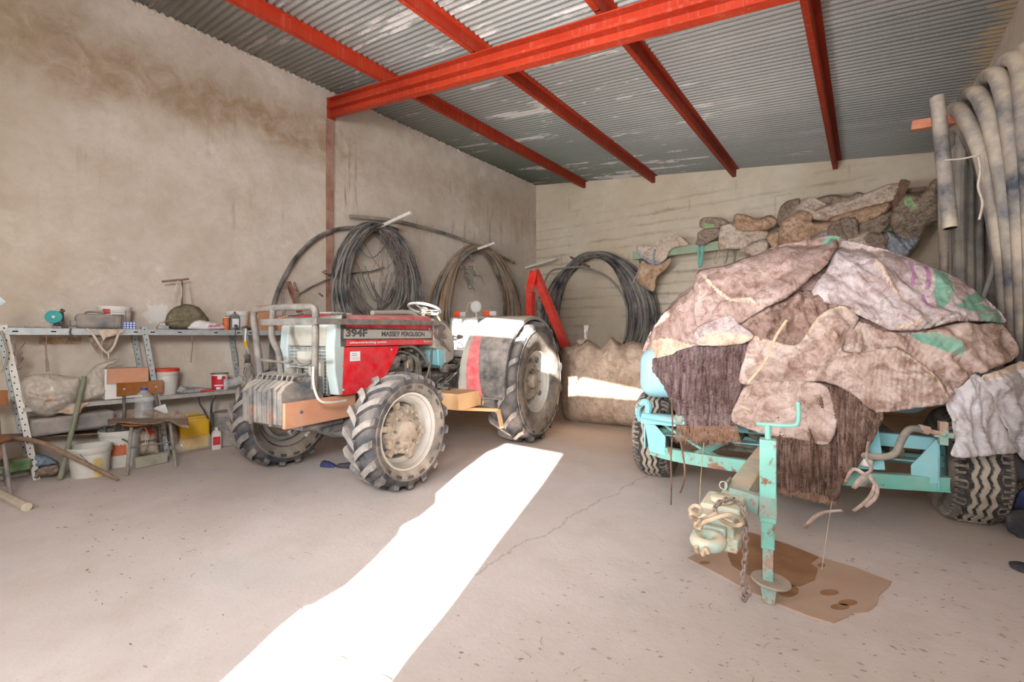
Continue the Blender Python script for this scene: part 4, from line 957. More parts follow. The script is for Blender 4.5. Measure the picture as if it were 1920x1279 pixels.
# ------------------------------------------------------------------ the heap of sacks draped over the trailer
DA, DB, DC, DX, DY, DZ = 1.17, .84, .95, .05, .12, .96
RMn = np.array(RMi); Rn = np.array(RM)
def domeF(p):
    x = np.abs((p[..., 0]-DX)/DA); y = np.abs((p[..., 1]-DY)/DB); z = np.maximum(p[..., 2]-DZ, 0)/DC
    return x**3+y**3+z**2.3
def dome_hit(P2):
    d = rays(P2); dl = d @ RMn[:3, :3].T; ol = RMn[:3, :3] @ np.array([0, 0, EYE])+RMn[:3, 3]
    ts = np.linspace(1.5, 6, 450); best = None
    pts = ol[None, None]+dl[:, None]*ts[None, :, None]; Fv = domeF(pts)
    inside = Fv < 1; first = np.where(inside.any(1), inside.argmax(1), Fv.argmin(1))
    p = pts[np.arange(len(P2)), first]; e = 1e-3; n = np.zeros_like(p)
    for k in range(3):
        q = p.copy(); q[:, k] += e; n[:, k] = domeF(q)-domeF(p)
    n /= np.linalg.norm(n, axis=1)[:, None]+1e-9
    return p, n
def zq(k, ox, oy, pts): return [(ox+x/k, oy+y/k) for x, y in pts]
def Z1(pts): return zq(2.526, 1160, 440, pts)
def sack(name, pts, layer, mats, label, folds=(), amp=.02, L=60, ang=0., seed=0, puff=.02, prints=(), seams=(), h=3.3, ragged=.6, parent=None, cat='sack', group='sacks draped over the trailer', an=2.2):
    poly = Z1(pts); P2, F, B = fillpoly(poly, h, seed+1, ragged); p, n = dome_hit(P2)
    ed = pdist(P2[:, 0], P2[:, 1], B, True); e = np.clip(ed/11, 0, 1); e = e*(2-e)
    fl_ = [(Z1(l), a, w) for l, a, w in folds]
    disp = layer*.013+puff*.28*e+wrinkle(P2, .030, 85, ang+.25, 3.5, seed+80)*(.3+.7*e)+wrinkle(P2, amp*1.55, L, ang, an, seed)*(.45+.55*e)+wrinkle(P2, .013, 20, ang+.5, 6., seed+50)+foldsum(P2, fl_)
    for l, mi in seams: d = pdist(P2[:, 0], P2[:, 1], Z1(l)); disp += .006*np.exp(-(d/4)**2)
    # push towards the eye where the dome turns away, so folds read at the rim too
    q = p+n*disp[:, None]; W = q @ Rn[:3, :3].T+Rn[:3, 3]
    mi = None
    cx = P2[np.array(F)].mean(1); m_ = np.zeros(len(F), int)
    for pl, k in prints: m_[inpoly(cx[:, 0], cx[:, 1], Z1(pl))] = k
    for l, k in seams: m_[pdist(cx[:, 0], cx[:, 1], Z1(l)) < 2.4] = k
    return finish_sheet(name, W, F, mats, .006, label, cat, group if parent is None else None, mi=m_.tolist(), parent=parent)

# the cover closing the heap: a full shell just inside the sacks
nu, nv = 96, 46; th = np.linspace(0, 2*np.pi, nu, endpoint=False); V = []; F = []
def sgp(v, p): return np.sign(v)*np.abs(v)**p
for j in range(nv+1):
    if j < 10: zz = .93+(DZ-.93)*j/10; rr = 1
    else:
        f = (j-10)/(nv-10)*PI/2; zz = DZ+DC*(math.sin(f)**(2/2.3)); rr = max(1e-3, (1-math.sin(f)**2))**(1/3)
    for t in th: V.append((DX+DA*rr*sgp(math.cos(t), 2/3), DY+DB*rr*sgp(math.sin(t), 2/3), zz))
V = np.array(V); nn_ = V-np.array([DX, DY, .8]); nn_ /= np.linalg.norm(nn_, axis=1)[:, None]
V = V-nn_*.035+nn_*(.03*fbm(V*3.1, 4, True)*.5)[:, None]
for j in range(nv):
    for i in range(nu): F.append([j*nu+i, j*nu+(i+1) % nu, (j+1)*nu+(i+1) % nu, (j+1)*nu+i])
F.append([nv*nu+i for i in range(nu)])
Wd = V @ Rn[:3, :3].T+Rn[:3, 3]
finish_sheet('sack_cover', Wd, F, [MT['sack2']], .005, 'big brown-stained cover of sewn sacks lying over the whole turquoise trailer', 'cover')
A = [MT['sack'], MT['hem'], MT['greenp'], MT['purplep']]; A2 = [MT['sack2'], MT['hem'], MT['greenp'], MT['purplep']]; A3 = [MT['sack3'], MT['hem'], MT['greenp'], MT['purplep']]
sack('sack', [(560, 440), (640, 370), (780, 310), (880, 270), (1000, 300), (1060, 340), (1000, 380), (960, 460), (880, 540), (760, 530), (650, 520)], .3, [MT['sackdark'], MT['hem']], 'dark deeply creased sack in the hollow at the middle of the heap',
     [([(600, 470), (760, 380), (900, 300)], .03, 9), ([(760, 520), (800, 420), (850, 320)], .035, 8), ([(680, 500), (720, 430), (740, 380)], .03, 8), ([(840, 330), (920, 340), (960, 300)], .04, 8)], .03, 30, 1.0, 3)
sack('sack', [(140, 585), (128, 520), (165, 450), (225, 372), (290, 312), (380, 268), (410, 300), (392, 380), (385, 450), (400, 520), (360, 545), (250, 575)], 1, A2, 'brown sack covering the left shoulder of the heap above the pale blue tank',
     [([(360, 300), (300, 400), (330, 500)], .03, 14), ([(250, 380), (230, 460)], .02, 10)], .024, 45, 1.2, 5, prints=[([(128, 600), (160, 505), (235, 490), (365, 528), (250, 580), (140, 600)], 1)])
sack('sack', [(378, 262), (405, 215), (520, 190), (600, 160), (720, 115), (900, 68), (1048, 60), (1030, 120), (975, 185), (900, 240), (820, 305), (700, 362), (650, 385), (570, 430), (530, 395), (390, 450), (372, 340)], 3.2, [MT['sack2'], MT['hem'], MT['greenp']], 'long folded brown sack crossing the upper left of the heap',
     [([(420, 240), (700, 170), (1000, 90)], .045, 30), ([(700, 350), (900, 220), (1020, 110)], .03, 12), ([(400, 420), (560, 330)], .02, 12)], .022, 55, -.4, 7, .04, seams=[([(415, 235), (470, 285), (545, 335), (630, 325), (655, 355)], 1)], prints=[([(985, 60), (1048, 62), (1035, 105), (990, 130), (960, 110)], 2)])
sack('sack', [(1040, 62), (1180, 76), (1350, 128), (1480, 178), (1600, 238), (1700, 305), (1760, 365), (1795, 425), (1700, 420), (1560, 425), (1440, 455), (1340, 464), (1270, 458), (1190, 425), (1130, 400), (1060, 350), (960, 335), (900, 320), (930, 250), (985, 180)], 2.4, A3, 'lilac-grey printed sack with purple stripes and green bands on the right crest of the heap',
     [([(1060, 110), (1240, 190), (1500, 300)], .03, 26), ([(980, 290), (1120, 240), (1250, 250)], .04, 16), ([(1130, 380), (1340, 440), (1560, 400)], .045, 18), ([(1200, 180), (1280, 290), (1380, 400)], .02, 10)], .022, 60, .5, 9, .045,
     seams=[([(1045, 92), (1140, 100), (1235, 118), (1245, 165)], 1), ([(1195, 170), (1240, 250), (1340, 330), (1385, 400), (1375, 440), (1300, 455)], 1)],
     prints=[([(1455, 190), (1530, 215), (1545, 290), (1535, 340), (1490, 375), (1465, 300)], 2), ([(1600, 320), (1660, 290), (1700, 320), (1680, 340), (1600, 350)], 2), ([(1565, 345), (1700, 345), (1745, 380), (1640, 380), (1580, 365)], 2), ([(1640, 390), (1760, 385), (1785, 430), (1700, 420)], 2), ([(1352, 165), (1372, 168), (1390, 220), (1378, 270), (1362, 250), (1370, 210)], 3), ([(1408, 180), (1432, 185), (1448, 240), (1440, 290), (1422, 280), (1430, 230)], 3), ([(1410, 305), (1425, 300), (1460, 360), (1480, 372), (1450, 375)], 3)])
sack('sack', [(1100, 415), (1190, 430), (1270, 462), (1440, 462), (1560, 432), (1700, 425), (1795, 430), (1868, 530), (1868, 585), (1790, 620), (1685, 655), (1660, 655), (1600, 715), (1535, 780), (1500, 700), (1400, 605), (1290, 545), (1150, 565), (1050, 560), (1070, 490)], 1.2, A, 'pale brown sack with a green band under the printed one at the right',
     [([(1150, 450), (1130, 540)], .03, 12), ([(1480, 470), (1600, 560), (1680, 640)], .035, 14), ([(1600, 450), (1750, 600)], .03, 14), ([(1300, 500), (1500, 560), (1620, 700)], .02, 14)], .024, 55, .7, 11, .03,
     prints=[([(1375, 470), (1480, 475), (1560, 515), (1600, 575), (1530, 560), (1420, 510)], 2)])
sack('sack', [(595, 600), (620, 510), (645, 482), (740, 508), (830, 530), (880, 488), (935, 405), (1040, 352), (1110, 372), (1130, 410), (1090, 480), (1055, 550), (1150, 562), (1290, 538), (1400, 598), (1500, 690), (1535, 782), (1400, 815), (1240, 838), (1180, 825), (1100, 750), (960, 692), (830, 705), (640, 712), (575, 690)], 2.3, A, 'big tan sack bulging over the middle front of the heap',
     [([(1000, 400), (1040, 440), (1000, 560), (960, 670)], .045, 24), ([(880, 560), (720, 600)], .03, 26), ([(1200, 640), (1450, 760)], .03, 40), ([(1090, 470), (1000, 600), (965, 690)], -.03, 9), ([(620, 640), (800, 650), (960, 690)], .025, 12)], .02, 60, .3, 13, .035,
     seams=[([(640, 490), (740, 515), (830, 535), (885, 492), (940, 410), (1040, 360), (1110, 380)], 1), ([(1290, 540), (1400, 600), (1480, 680), (1530, 775)], 1)])
sack('sack', [(172, 650), (135, 598), (250, 572), (370, 528), (500, 535), (612, 512), (600, 620), (580, 760), (562, 905), (430, 912), (290, 918), (285, 850), (240, 745)], 1.8, [MT['fringe'], MT['hem']], 'purplish-brown mesh sack hanging with a frayed hem over the left of the channel',
     [([(300, 560), (340, 700), (350, 900)], .02, 12), ([(450, 560), (440, 900)], .02, 12), ([(540, 560), (520, 900)], .02, 12), ([(220, 620), (290, 840)], .02, 10)], .024, 18, PI/2+.05, 15, .02, an=6)
sack('sack', [(380, 520), (395, 445), (530, 395), (570, 430), (642, 482), (600, 518), (480, 530)], 3.6, [MT['sack3'], MT['hem']], 'small cream-hemmed sack corner above the purplish mesh sack', [([(400, 470), (600, 480)], .02, 14)], .016, 40, .2, 17, .02,
     prints=[([(390, 520), (440, 478), (560, 475), (640, 490), (600, 520), (480, 532)], 1)])
sack('sack', [(690, 715), (960, 705), (1090, 742), (1180, 822), (1243, 840), (1232, 900), (1180, 1000), (1130, 1085), (1060, 1150), (1022, 1250), (900, 1225), (750, 1190), (740, 1130), (720, 940)], 2.0, [MT['fringeb'], MT['hem']], 'long brown mesh sack with a frayed hem hanging lowest beside the jack',
     [([(800, 950), (820, 1200)], .02, 12), ([(900, 980), (930, 1220)], .025, 12), ([(1040, 800), (1080, 1100)], .025, 14), ([(1180, 860), (1080, 1120), (1020, 1240)], .02, 12)], .026, 20, PI/2-.1, 19, .02, an=6)
sack('sack', [(618, 712), (800, 690), (962, 706), (1010, 790), (1028, 880), (985, 985), (870, 966), (700, 940), (640, 922), (560, 890), (540, 850), (570, 780)], 4.0, [MT['sack'], MT['hem']], 'rounded tan sack flap hanging behind the jack handle',
     [([(620, 720), (760, 800)], .015, 12), ([(960, 740), (820, 860)], .015, 12)], .012, 60, .4, 21, .025)
sack('sack', [(1668, 655), (1600, 712), (1540, 778), (1560, 900), (1570, 975), (1553, 1040), (1650, 1046), (1740, 1032), (1840, 1020), (1790, 900), (1725, 740)], 2.2, [MT['sackwhite'], MT['hem']], 'whitish sack hanging in front of the right tyre',
     [([(1640, 700), (1620, 1020)], .02, 12), ([(1700, 760), (1720, 1020)], .02, 12)], .026, 34, 1.3, 23, .02)
sack('sack', [(1683, 680), (1800, 630), (1870, 602), (1930, 660), (2000, 800), (1995, 1095), (1880, 1066), (1835, 1005), (1775, 870), (1722, 760)], 2.8, [MT['sackwhite'], MT['hem']], 'whitish sack with a cream band hanging at the far right of the heap',
     [([(1780, 700), (1900, 1040)], .03, 14), ([(1860, 700), (1960, 900)], .03, 14)], .026, 34, 1.0, 25, .02, prints=[([(1675, 685), (1870, 598), (1885, 628), (1700, 690)], 1)])
# frayed threads under the two mesh sacks, loose ties and twines
def fray(x0, x1, yf, ln, n, seed, mat, label):
    rs = random.Random(seed); m = MB()
    for i in range(n):
        x = rs.uniform(x0, x1); y = yf(x)-6; p2 = []
        for k in range(5): p2.append((x+rs.uniform(-9, 9)*k/2.2, y+k*ln/4*rs.uniform(.6, 1.2)))
        pp, nn = dome_hit(np.array(zq(2.526, 1160, 440, p2))); q = pp+nn*.045; W = q @ Rn[:3, :3].T+Rn[:3, 3]
        m.tube([Vector(w) for w in W], .0016, 3)
    return single('frayed_threads', m, mat, label, 'threads', kind='stuff')
fray(290, 568, lambda x: 908+(x-290)*.0, 78, 260, 1, MT['thread'], 'brown frayed threads along the hem of the purplish mesh sack')
fray(752, 1020, lambda x: 1190+(x-752)*.2, 34, 150, 2, MT['thread'], 'short frayed threads along the hem of the lowest mesh sack')
def tie(pts, r, label, mat='string', Y=3.38, flat=.35, name='cloth_tie', cat='strap', group=None):
    m = MB().tube(spl([PY(x, y, Y+.03*math.sin(i*1.7)) for i, (x, y) in enumerate(pts)], 6), r, 6, flat=flat); return single(name, m, MT[mat], label, cat, group)
tie([(1259, 745), (1261, 800), (1258, 860), (1259, 905), (1258, 947)], .006, 'dark brown strap hanging left of the purplish mesh sack', 'rust')
tie([(1276, 825), (1280, 850), (1284, 880), (1282, 905), (1275, 925)], .007, 'short brown strap beside the frayed hem', 'rust')
tie([(1320, 830), (1316, 870), (1313, 915), (1312, 950)], .003, 'thin twine falling from the frayed hem to the hitch rope', 'rope')
tie([(1475, 600), (1455, 630), (1440, 665), (1425, 690), (1402, 718)], .009, 'thin brown tie lying over the tan sack', 'rope', 3.30)
m = MB()
for q in ([(1628, 828), (1625, 860), (1634, 880), (1620, 890)], [(1628, 890), (1640, 905), (1632, 930), (1612, 950), (1600, 958)], [(1620, 893), (1610, 900), (1600, 915), (1612, 908), (1626, 896)], [(1632, 895), (1645, 915), (1640, 935), (1622, 950)], [(1625, 892), (1600, 880), (1585, 905)]):
    m.tube(spl([PY(x, y, 3.36+.02*math.sin(i*2)) for i, (x, y) in enumerate(q)], 6), .010, 6, flat=.3)
single('knotted_rag', m, MT['sack'], 'knotted rag strips hanging under the trailer right of the lowest mesh sack', 'rag')
tie([(1508, 990), (1530, 968), (1552, 960), (1580, 958)], .013, 'pale strap end sticking out below the lowest mesh sack', 'sack', 3.3)
tie([(1560, 940), (1553, 985), (1545, 1040), (1541, 1068)], .002, 'thin white thread dangling onto the cardboard sheet', 'string', 2.9)
# ------------------------------------------------------------------ floor things by the trailer
def flat_on_floor(name, poly, mat, label, cat, t=.006, z0=.0, parent=None):
    pts = [PH(x, y, z0) for x, y in poly]; m = MB().prism([(p.x, p.y, z0) for p in pts], (0, 0, 1), t)
    return m
cb = flat_on_floor('c', [(1288, 1048), (1312, 1036), (1405, 998), (1436, 1008), (1480, 1022), (1540, 1047), (1600, 1064), (1672, 1092), (1665, 1102), (1648, 1118), (1644, 1135), (1628, 1148), (1600, 1150), (1590, 1158), (1562, 1170), (1520, 1158), (1450, 1130), (1400, 1108), (1340, 1074)], None, 0, 0, .005)
co = single('cardboard_sheet', cb, MT['cardpale'], 'flattened oil-stained cardboard sheet on the floor under the trailer jack', 'cardboard')
cm = MB().prism([(p.x, p.y, .0052) for p in [PH(x, y) for x, y in [(1372, 1020), (1405, 1000), (1440, 1010), (1500, 1032), (1536, 1047), (1520, 1058), (1534, 1068), (1528, 1090), (1500, 1102), (1470, 1100), (1440, 1090), (1400, 1080), (1372, 1062), (1364, 1042)]]], (0, 0, 1), .0008)
for (x, y, rx, ry) in ((1322, 1057, 10, 3), (1478, 1110, 20, 12), (1555, 1113, 18, 6), (1590, 1132, 18, 6), (1575, 1140, 18, 6), (1540, 1062, 8, 4)):
    cm.prism([(p.x, p.y, .0052) for p in [PH(x+rx*math.cos(a), y+ry*math.sin(a)) for a in [2*PI*i/14 for i in range(14)]]], (0, 0, 1), .0008)
cm.build('oil_stain', MT['wet'], co, label='dark oil stain')

# ------------------------------------------------------------------ pillow-like cloth lumps
def lump(name, poly, mats, label, cat, base, T, amp=.03, L=40., ang=0., an=2., seed=0, h=4., back=.5, folds=(), prints=(), group=None, parent=None, ragged=.5, thin=False):
    """outline in the photo -> a stuffed, creased body. base(P2)->3D points at its middle; T = half thickness in metres"""
    P2, F, B = fillpoly(poly, h, seed+1, ragged); mid = base(P2); eye = np.array([0, 0, EYE]); d = mid-eye; dn = d/np.linalg.norm(d, axis=1)[:, None]
    ed = pdist(P2[:, 0], P2[:, 1], B, True); mx = max(ed.max(), 1); e = np.clip(ed/(mx*.9), 0, 1); prof = np.sqrt(np.maximum(0, 1-(1-np.clip(e*1.5, 0, 1))**2))
    onb = ed < .6
    w = (wrinkle(P2, amp, L, ang, an, seed)+wrinkle(P2, amp*.45, L*.45, ang+.7, 2., seed+9))*np.clip(ed/5, 0, 1)+foldsum(P2, folds)*np.clip(ed/6, 0, 1)
    front = mid-dn*(prof*T+w)[:, None]; bk = mid+dn*(prof*T*back)[:, None]
    n = len(P2); V = np.concatenate([front, bk]); F2 = [list(f) for f in F]+[[n+i for i in f[::-1]] for f in F]
    # stitch the rim
    ec = {}
    for f in F:
        for a, b in zip(f, f[1:]+f[:1]): ec[(a, b)] = 1
    for (a, b) in list(ec):
        if (b, a) not in ec: F2.append([b, a, n+a, n+b])
    cx = P2[np.array(F)].mean(1); m_ = np.zeros(len(F2), int)
    for pl, k in prints: m_[:len(F)][inpoly(cx[:, 0], cx[:, 1], pl)] = k
    return finish_sheet(name, V, F2, mats, 0, label, cat, group, mi=m_.tolist(), parent=parent)
def baseY(Y):
    def f(P2):
        r = rays(P2); return np.array([0, 0, EYE])+r*((Y if not callable(Y) else Y(P2))/r[:, 1])[:, None]
    return f
def baseX(X):
    def f(P2): r = rays(P2); return np.array([0, 0, EYE])+r*(X/r[:, 0])[:, None]
    return f
def baseZ(Z):
    def f(P2): r = rays(P2); return np.array([0, 0, EYE])+r*((Z if not callable(Z) else Z(P2)))[:, None] if not callable(Z) else np.array([0, 0, EYE])+r*Z(P2)[:, None]
    return f

def baseZ(Z):
    def f(P2): return np.array([0, 0, EYE])+rays(P2)*Z
    return f
# big bag behind the tractor
K6 = 3.5531
def Z6(pts): return zq(K6, 960, 460, pts)
bag = lump('bulk_bag', Z6([(335, 690), (400, 675), (430, 655), (470, 640), (500, 625), (560, 660), (600, 680), (660, 612), (700, 640), (745, 660), (790, 640), (880, 660), (960, 720), (960, 1190), (700, 1195), (480, 1190), (380, 1175), (340, 1140), (325, 1050), (330, 900)]), [MT['bag']],
     'big dusty grey-brown bulk bag standing on the floor between tractor and trailer', 'bag', baseY(6.15), .42, .03, 42, .9, 1.6, 31, 5., .8,
     folds=[(Z6([(430, 760), (520, 640), (530, 800)]), .07, 8), (Z6([(560, 680), (740, 770)]), .05, 7), (Z6([(680, 640), (760, 800)]), .05, 9)])
bp_ = lump('x', Z6([(428, 640), (445, 622), (475, 620), (495, 632), (470, 660), (440, 665)]), [MT['pilec']], None, None, baseY(5.95), .05, .01, 20, 0, 2, 33, 3.)
bp_.name = 'tied_neck'; Mw = WM[bag.name]; bp_.data.transform(Mw.inverted() @ bp_.matrix_world); bp_.parent = bag; bp_.matrix_world = Mw
m = MB(); rs = random.Random(2)
for i in range(16):
    x = rs.uniform(484, 500); m.tube([PY(*Z6([(x, 625)])[0], 5.95), PY(*Z6([(x+rs.uniform(-6, 4), 580)])[0], 5.95), PY(*Z6([(x+rs.uniform(-14, 18), 532)])[0], 5.95)], .004, 4)
m.build('loose_tie_ends', MT['sackwhite'], bag)

# ------------------------------------------------------------------ rack on the back wall and its pile of sacks
YR = 8.75
K3 = 3.0
def Z3(pts): return zq(K3, 1160, 320, pts)
a, b = PY(1187, 480, YR), PY(1420, 456, YR); b = Vector((b.x+2.2, YR, a.z+.02))
rack = thing('sack_rack', 'pale green rack rail on brackets across the rendered block wall', 'rack', (a.x, YR, a.z-.1))
MB().beam((a.x, YR, a.z), (.9, YR, a.z+.02), .06, .16).build('rail', MT['block'] if 0 else M('pale_green_rail', srgb(150, 168, 140), .7, 0, .12, 5, .3, 6, .1), rack, bev=.006)
for x in (a.x+.12, -1.2, .2):
    MB().box((x, (YR+YB)/2, a.z-.02), (.06, YB-YR, .06)).beam((x, YB-.02, a.z-.5), (x, YR+.03, a.z-.05), .04, .04).build('bracket', MT['bar'], rack)
pr_ = PY(1690, 362, 8.70); m = MB().cyl(PY(1575, 372, 8.5), PY(1760, 352, 8.7), .035, 12); single('rusty_rail', m, MT['rust'], 'rusty pipe rail running behind the sacks towards the hanging pipes', 'pipe')
m = MB().beam(PY(1672, 402, 8.56), PY(1698, 338, 8.35), .07, .11); single('rusty_angle_iron', m, MT['rust'], 'rusty angle iron post poking up out of the sack pile', 'iron', bev=.006)
G3 = 'sacks piled on the wall rack'
pa, pb, pc, pd = [MT['pilea'], MT['greenc']], [MT['pileb'], MT['greenc']], [MT['pilec'], MT['greenc']], [MT['piled'], MT['piled']]
def pl(pts, mats, label, Y, T, L=24, ang=-.3, seed=0, amp=.05, **k): return lump('sack', Z3(pts), mats, label, 'sack', baseY(8.66-(8.66-Y)*.6), T*.5, amp*2.0, L*.6, ang, 4., seed, 2.6, group=G3, **k)
pl([(100, 440), (120, 418), (200, 425), (215, 395), (300, 365), (335, 358), (392, 415), (360, 425), (300, 440), (270, 490), (240, 520), (190, 522), (130, 490)], pb, 'pale sack thrown over the left end of the green rail', 8.6, .08, 20, -.4, 41)
pl([(130, 505), (170, 525), (240, 520), (290, 490), (280, 540), (215, 600), (205, 660), (185, 680), (120, 640), (100, 600)], pa, 'brown sack hanging down under the left end of the rail', 8.62, .06, 18, 1.2, 42)
pl([(460, 275), (500, 262), (590, 272), (615, 300), (560, 320), (480, 325), (455, 310)], pc, 'small dark-mottled sack on top of the pile at its left', 8.5, .07, 14, 0, 43, prints=[(Z3([(470, 290), (540, 305), (530, 330), (480, 320)]), 1)])
pl([(440, 385), (450, 345), (500, 325), (570, 330), (560, 370), (510, 400), (480, 420), (435, 415)], pc, 'mottled sack hung over the rail beside the teal strips', 8.52, .07, 14, .6, 44)
pl([(565, 440), (570, 330), (620, 300), (700, 340), (830, 340), (830, 380), (760, 400), (700, 440), (620, 438)], pb, 'cream sack spread over the rail in the pile', 8.5, .06, 40, .2, 45, .03)
pl([(640, 300), (660, 245), (720, 250), (780, 270), (850, 250), (890, 275), (880, 310), (820, 340), (720, 345), (640, 320)], pa, 'rolled brown sack lying on the cream one', 8.6, .2, 16, .15, 46, .05)
pl([(680, 450), (760, 400), (830, 385), (850, 430), (800, 512), (745, 480)], pb, 'pointed sack corner hanging below the rail', 8.6, .2, 24, .9, 47, .03)
pl([(890, 290), (905, 215), (940, 175), (1010, 155), (1020, 190), (980, 240), (950, 290), (920, 320)], pc, 'dark brown sack standing up behind the pile', 8.62, .22, 20, 1.1, 48)
pl([(960, 260), (1010, 190), (1060, 155), (1120, 155), (1170, 190), (1150, 240), (1100, 265), (1080, 300), (1000, 300)], pb, 'pale stained sack on the hump of the pile', 8.5, .14, 26, .3, 49)
pl([(1110, 160), (1200, 135), (1290, 140), (1350, 120), (1380, 140), (1300, 180), (1180, 190)], pc, 'grey sack lying flat at the back of the pile', 8.6, .34, 24, .0, 50, .03)
pl([(830, 380), (850, 350), (900, 340), (905, 380), (890, 470), (870, 468), (860, 430)], pa, 'narrow tan sack strip hanging by the rolled sacks', 8.4, .05, 16, 1.4, 51, .03)
pl([(895, 400), (910, 310), (960, 250), (1030, 222), (1090, 250), (1090, 290), (1200, 285), (1240, 280), (1200, 340), (1100, 380), (1010, 440), (920, 440)], pa, 'large brown stained sack rolled at the front of the pile', 8.3, .20, 30, -.3, 52)
pl([(1080, 240), (1160, 195), (1280, 170), (1400, 125), (1500, 80), (1570, 70), (1600, 90), (1570, 130), (1540, 170), (1440, 200), (1330, 230), (1200, 280), (1100, 275)], pb, 'long pale sack slung up to the rusty angle iron', 8.4, .15, 26, -.35, 53)
pl([(1180, 270), (1330, 220), (1450, 190), (1530, 180), (1520, 220), (1440, 270), (1350, 300), (1240, 300)], pa, 'brown twisted sack below the long pale one', 8.3, .12, 20, -.3, 54)
pl([(1170, 340), (1220, 280), (1330, 255), (1350, 320), (1340, 380), (1280, 400), (1200, 390)], pc, 'grey-brown sack bundle hanging in the middle of the pile', 8.2, .14, 18, 1.0, 55)
pl([(1340, 310), (1450, 260), (1540, 230), (1520, 300), (1460, 360), (1350, 360)], pc, 'dark frayed sack bundle right of the middle', 8.35, .12, 16, -.5, 56)
pl([(1010, 445), (1090, 380), (1180, 340), (1230, 350), (1180, 400), (1120, 430), (1040, 460)], pd, 'bluish sack edge hanging below the brown roll', 8.25, .07, 22, -.4, 57, .03)
pl([(1150, 420), (1180, 385), (1300, 380), (1400, 340), (1420, 400), (1400, 470), (1300, 470), (1180, 450)], pb, 'crumpled cream sack low in the pile', 8.15, .12, 20, .4, 58)
pl([(1370, 440), (1380, 360), (1470, 350), (1520, 370), (1500, 450), (1440, 480)], pc, 'grey sack fold low in the pile near its right', 8.1, .12, 18, .9, 59)
pl([(1490, 420), (1510, 340), (1600, 370), (1700, 370), (1680, 430), (1620, 500), (1580, 508), (1520, 470)], pd, 'blue-grey sack hanging at the lower right of the pile', 8.5, .5, 20, 1.0, 60)
pl([(1530, 320), (1530, 250), (1560, 190), (1600, 130), (1700, 130), (1760, 60), (1800, 60), (1800, 260), (1760, 290), (1690, 370), (1620, 385), (1560, 360)], [MT['pilec'], MT['greenc']], 'grey-brown sack slung from the rusty rail at the right end', 8.3, .18, 24, -.6, 61, folds=[(Z3([(1540, 220), (1640, 300), (1790, 220)]), .06, 6), (Z3([(1540, 280), (1640, 340), (1740, 290)]), .06, 5), (Z3([(1560, 180), (1650, 240), (1780, 160)]), .05, 6)],
   prints=[(Z3([(1600, 150), (1640, 140), (1660, 180), (1690, 210), (1640, 225), (1610, 190)]), 1)])
def strip(pts, r, mat, label, Y, group=None, flat=.4, name='cloth_strip', cat='strip'):
    m = MB().tube(spl([PY(*Z3([p])[0], Y) for p in pts], 6), r, 6, flat=flat); return single(name, m, MT[mat], label, cat, group)
strip([(455, 400), (450, 460), (455, 545)], .03, 'teal', 'left teal cloth strip hanging from the rail', 8.70)
strip([(475, 400), (472, 450), (462, 535)], .03, 'teal', 'right teal cloth strip hanging from the rail', 8.70)
strip([(565, 440), (560, 480), (545, 525), (540, 500), (556, 450)], .012, 'string', 'looped cream tape hanging from the cream sack', 8.70)
strip([(590, 440), (588, 500), (600, 525), (605, 480), (600, 445)], .012, 'string', 'second looped cream tape right of the first', 8.70)
strip([(615, 440), (608, 490), (600, 520)], .02, 'block', 'pale green strip hanging between the tapes', 8.70)
strip([(645, 445), (650, 480), (645, 535), (655, 520), (660, 450)], .016, 'block', 'dusty green strip at the right of the tapes', 8.70)
strip([(110, 450), (130, 480), (190, 515), (240, 520)], .03, 'piled', 'blue cord binding the pale sack at the left end of the rail', 8.56)
strip([(205, 440), (195, 490), (200, 535)], .02, 'piled', 'short blue cord end below the pale sack', 8.56)
m = MB()
for (p, q) in (((135, 505), (82, 632)), ((165, 520), (128, 640)), ((112, 578), (140, 585))): m.tube([PY(*Z3([p])[0], 8.70), PY(*Z3([q])[0], 8.70)], .014, 6)
single('bent_wire', m, MT['galv'], 'thin bent wire frame hanging beside the brown sack', 'frame')
